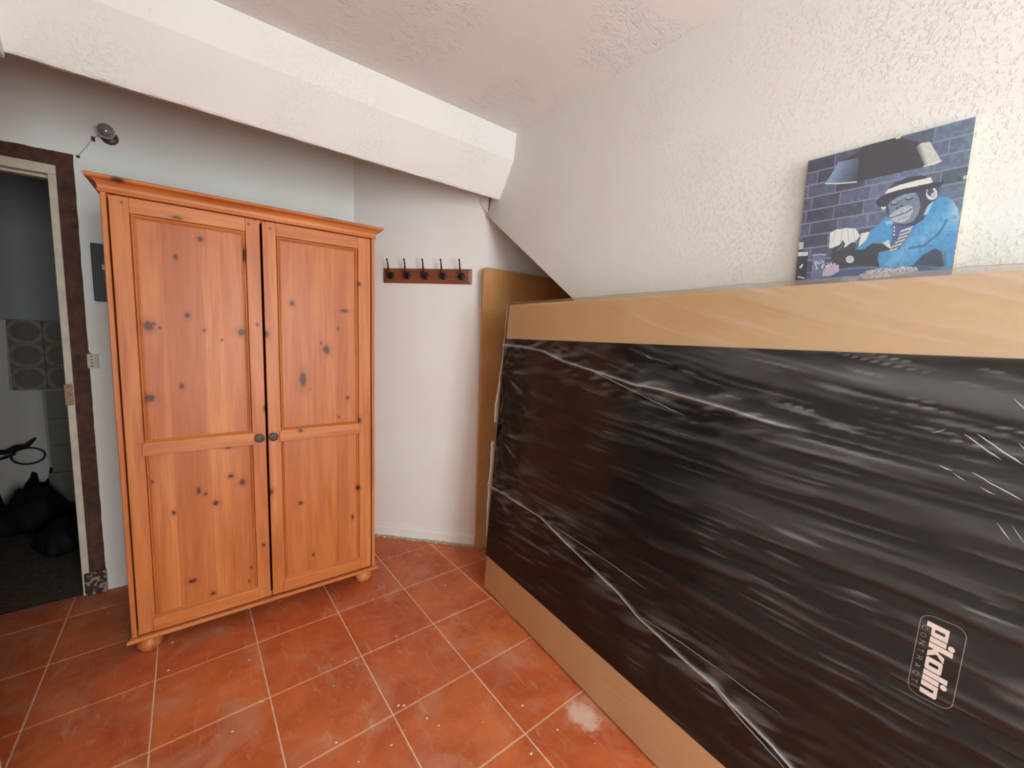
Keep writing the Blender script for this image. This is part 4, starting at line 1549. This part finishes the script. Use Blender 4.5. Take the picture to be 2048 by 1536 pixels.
    put(poly([(1010, 1010), (1120, 970), (1085, 1030), (1040, 1100), (960, 1185), (915, 1178), (985, 1085)]), (190, 194, 204))
    for y in range(1030, 1180, 26): put(line([(930, y + 30), (1080, y - 20)], 5) & poly([(1010, 1010), (1120, 970), (1085, 1030), (1040, 1100), (960, 1185), (915, 1178), (985, 1085)]), (70, 74, 96))
    for y in (985, 1015, 1045): put(ell(958, y, 7, 9), (215, 218, 228))
    put(poly([(860, 1118), (910, 1090), (935, 1165), (900, 1150)]), (214, 216, 220))
    # head
    put(poly([(870, 810), (900, 760), (1000, 715), (1150, 685), (1230, 640), (1330, 640), (1335, 690), (1300, 760), (1250, 800), (1235, 860), (1200, 920), (1130, 965), (1020, 972), (950, 940), (905, 870)]), (46, 56, 80))
    put(poly([(905, 800), (925, 765), (985, 730), (1060, 700), (1135, 690), (1165, 735), (1180, 800), (1160, 870), (1120, 930), (1050, 958), (980, 950), (925, 905)]), (112, 132, 160))
    put(poly([(915, 885), (960, 850), (1010, 822), (1070, 800), (1112, 808), (1115, 850), (1085, 915), (1020, 945), (960, 938), (925, 910)]), (186, 192, 204))
    put(poly([(925, 770), (985, 735), (1060, 705), (1130, 695), (1135, 718), (1060, 730), (990, 760), (930, 795)]), (138, 158, 184), 0.8)
    for ex, ey in ((962, 782), (1082, 740)):
        put(ell(ex, ey, 38, 17, -14), (66, 80, 108))
        put(ell(ex, ey - 5, 28, 9, -14), (176, 188, 204))
        put(line([(ex - 28, ey + 8), (ex + 4, ey + 6), (ex + 30, ey - 6)], 4), (30, 36, 52))
    put(ell(983, 822, 12, 8), (30, 36, 50))
    put(ell(1018, 803, 12, 8), (30, 36, 50))
    put(ell(1098, 832, 9, 8), (34, 40, 54))
    put(line([(928, 905), (990, 882), (1050, 862), (1100, 835)], 4), (60, 66, 86))
    put(line([(950, 928), (1010, 920), (1070, 890)], 3), (150, 158, 176))
    put(poly([(905, 800), (925, 765), (1150, 690), (1180, 800), (1050, 958), (925, 905)]), (40, 48, 66), 0.22 * (n_b > 0.55))
    put(ell(1272, 700, 48, 54), (206, 212, 220))
    put(ell(1264, 690, 30, 34), (58, 66, 88))
    put(ell(1285, 715, 20, 24), (170, 180, 194))
    put(ell(868, 818, 20, 18), (200, 206, 214))
    # hat
    put(poly([(880, 695), (915, 650), (960, 610), (1080, 560), (1180, 544), (1262, 566), (1285, 612), (1100, 652), (900, 708)]), (40, 48, 68))
    put(poly([(878, 700), (905, 664), (1000, 628), (1110, 598), (1265, 562), (1282, 608), (1110, 648), (1000, 672), (905, 706)]), (238, 232, 216))
    put(poly([(802, 772), (830, 735), (890, 702), (1000, 668), (1110, 645), (1285, 606), (1382, 600), (1352, 640), (1240, 665), (1150, 688), (1040, 705), (960, 742), (872, 812), (822, 806)]), (38, 44, 62))
    put(poly([(1200, 885), (1240, 800), (1290, 760), (1240, 870)]), (150, 196, 214))
    put(poly([(880, 935), (950, 930), (935, 958), (890, 962)]), (150, 190, 212))
    # bottle, glass, ashtray, loose cards
    put(poly([(162, 1098), (200, 1094), (194, 1180), (236, 1196), (216, 1440), (110, 1440), (146, 1185)]), (34, 36, 54))
    put(poly([(158, 1110), (198, 1104), (190, 1168), (156, 1170)]), (200, 205, 218), 0.9)
    put(poly([(150, 1192), (236, 1190), (230, 1222), (148, 1226)]), (205, 208, 222))
    put(line([(170, 1320), (185, 1300)], 8), (210, 214, 226))
    put(line([(150, 1400), (200, 1410)], 6), (190, 196, 214))
    put(poly([(362, 1336), (490, 1295), (497, 1352), (424, 1392), (350, 1396)]), (196, 176, 206))
    put(poly([(370, 1290), (450, 1270), (470, 1300), (380, 1330)]), (206, 208, 216), (n_b > 0.45) * 1.0)
    put(poly([(272, 1215), (382, 1212), (352, 1412), (258, 1416)]), (112, 118, 160), 0.8)
    put(poly([(285, 1270), (370, 1262), (362, 1330), (275, 1340)]), (206, 210, 226), (n_b > 0.5) * 0.9)
    put(line([(272, 1217), (330, 1210), (382, 1214)], 4), (190, 196, 214))
    put(poly([(660, 1388), (720, 1352), (840, 1325), (960, 1330), (1040, 1310), (1150, 1318), (1160, 1350), (900, 1400), (700, 1420)]), (212, 198, 206), 0.5 + 0.5 * (n_b > 0.4))
    img *= (0.94 + 0.12 * n_b)[..., None]
    c = np.clip(img * 1.12 + 8, 0, 255) / 255.0  # overall lift paints the washed-out glare of the glass into the ink
    lin_ = np.where(c <= 0.04045, c / 12.92, ((c + 0.055) / 1.055) ** 2.4)
    co = np.stack([U * PW, np.full_like(U, -0.0202), V * PH], -1)
    idx = np.arange((nx + 1) * (nz + 1)).reshape(nx + 1, nz + 1)
    q_ = np.stack([idx[:-1, :-1], idx[1:, :-1], idx[1:, 1:], idx[:-1, 1:]], -1).reshape(-1, 4)
    me = bpy.data.meshes.new('print')
    me.vertices.add(co.shape[0] * co.shape[1])
    me.vertices.foreach_set('co', co.reshape(-1).astype(np.float32))
    me.loops.add(len(q_) * 4)
    me.loops.foreach_set('vertex_index', q_.ravel().astype(np.int32))
    me.polygons.add(len(q_))
    me.polygons.foreach_set('loop_start', (np.arange(len(q_)) * 4).astype(np.int32))
    me.update(calc_edges=True)
    ca = me.color_attributes.new('ink', 'FLOAT_COLOR', 'POINT')
    ca.data.foreach_set('color', np.concatenate([lin_, np.ones(lin_.shape[:2] + (1,))], -1).reshape(-1).astype(np.float32))
    return me


pm, nt_, N_, L_, P_ = new_mat('printed_paper')
at = N_.new('ShaderNodeAttribute')
at.attribute_name = 'ink'
L_.new(at.outputs['Color'], P_.inputs['Base Color'])
P_.inputs['Roughness'].default_value = 0.6
link('print', draw_print(), pm, pic)
MB().box(0, PW, -0.0232, -0.0208, 0, PH, 0.0004, 1).build('glass_pane', glassy('picture_glass', (0.97, 0.98, 0.98, 1), 0.02, 0.045, 0.02), pic)
clip_m = simple('nickel_clip', lin(225, 225, 222), 0.25, 0.8)
u_, v_ = picw(1560 + 990 / 4.197, 220 + 243 / 4.197)
MB().box(u_ - PX0 - 0.004, u_ - PX0 + 0.004, -0.0245, -0.002, PH - 0.006, PH + 0.0012, 0.0005, 1).build('clip', clip_m, pic)
u_, v_ = picw(1560 + 1558 / 4.197, 220 + 568 / 4.197)
MB().box(PW - 0.006, PW + 0.0012, -0.0245, -0.002, v_ - PZ1 + PH - 0.004, v_ - PZ1 + PH + 0.004, 0.0005, 1).build('clip', clip_m, pic)

# ================================================================== crumbs of white paint on the floor
rr = random.Random(11)
cb = MB()
spots = [(757, 1171), (700, 1213), (693, 1216), (891, 1171), (793, 1273), (520, 1403), (797, 1411), (808, 1411), (854, 1437), (877, 1451), (965, 1445), (783, 1490), (717, 1524), (1062, 1508), (1115, 1460), (498, 1320), (345, 1285), (336, 1341), (664, 1319), (690, 1322),
         (667, 1372), (712, 1316), (745, 1198), (560, 1202), (525, 1403), (1020, 1298), (1190, 1487), (465, 1463), (672, 1485), (1045, 1411)]
for (u, v) in spots:
    p = flo(u, v)
    sz = rr.uniform(0.0022, 0.0055)
    b = bmesh.new()
    bmesh.ops.create_icosphere(b, subdivisions=1, radius=sz)
    for vv_ in b.verts: vv_.co = Vector((vv_.co.x * rr.uniform(0.7, 1.4) + p[0], vv_.co.y * rr.uniform(0.7, 1.4) + p[1], max(0, vv_.co.z * 0.45) + 0.0002))
    cb.add(b)
for _ in range(70):
    p = flo(rr.uniform(350, 1250), rr.uniform(1200, 1530))
    if p[0] > 0.18 or p[1] > -0.2: continue
    b = bmesh.new()
    bmesh.ops.create_icosphere(b, subdivisions=1, radius=rr.uniform(0.0008, 0.0018))
    for vv_ in b.verts: vv_.co = Vector((vv_.co.x + p[0], vv_.co.y + p[1], max(0, vv_.co.z * 0.5) + 0.0002))
    cb.add(b)
cbo = cb.build('paint_crumbs', M['crumbs'])
tag(cbo, 'white paint crumbs scattered over the terracotta floor', 'debris', kind='stuff')
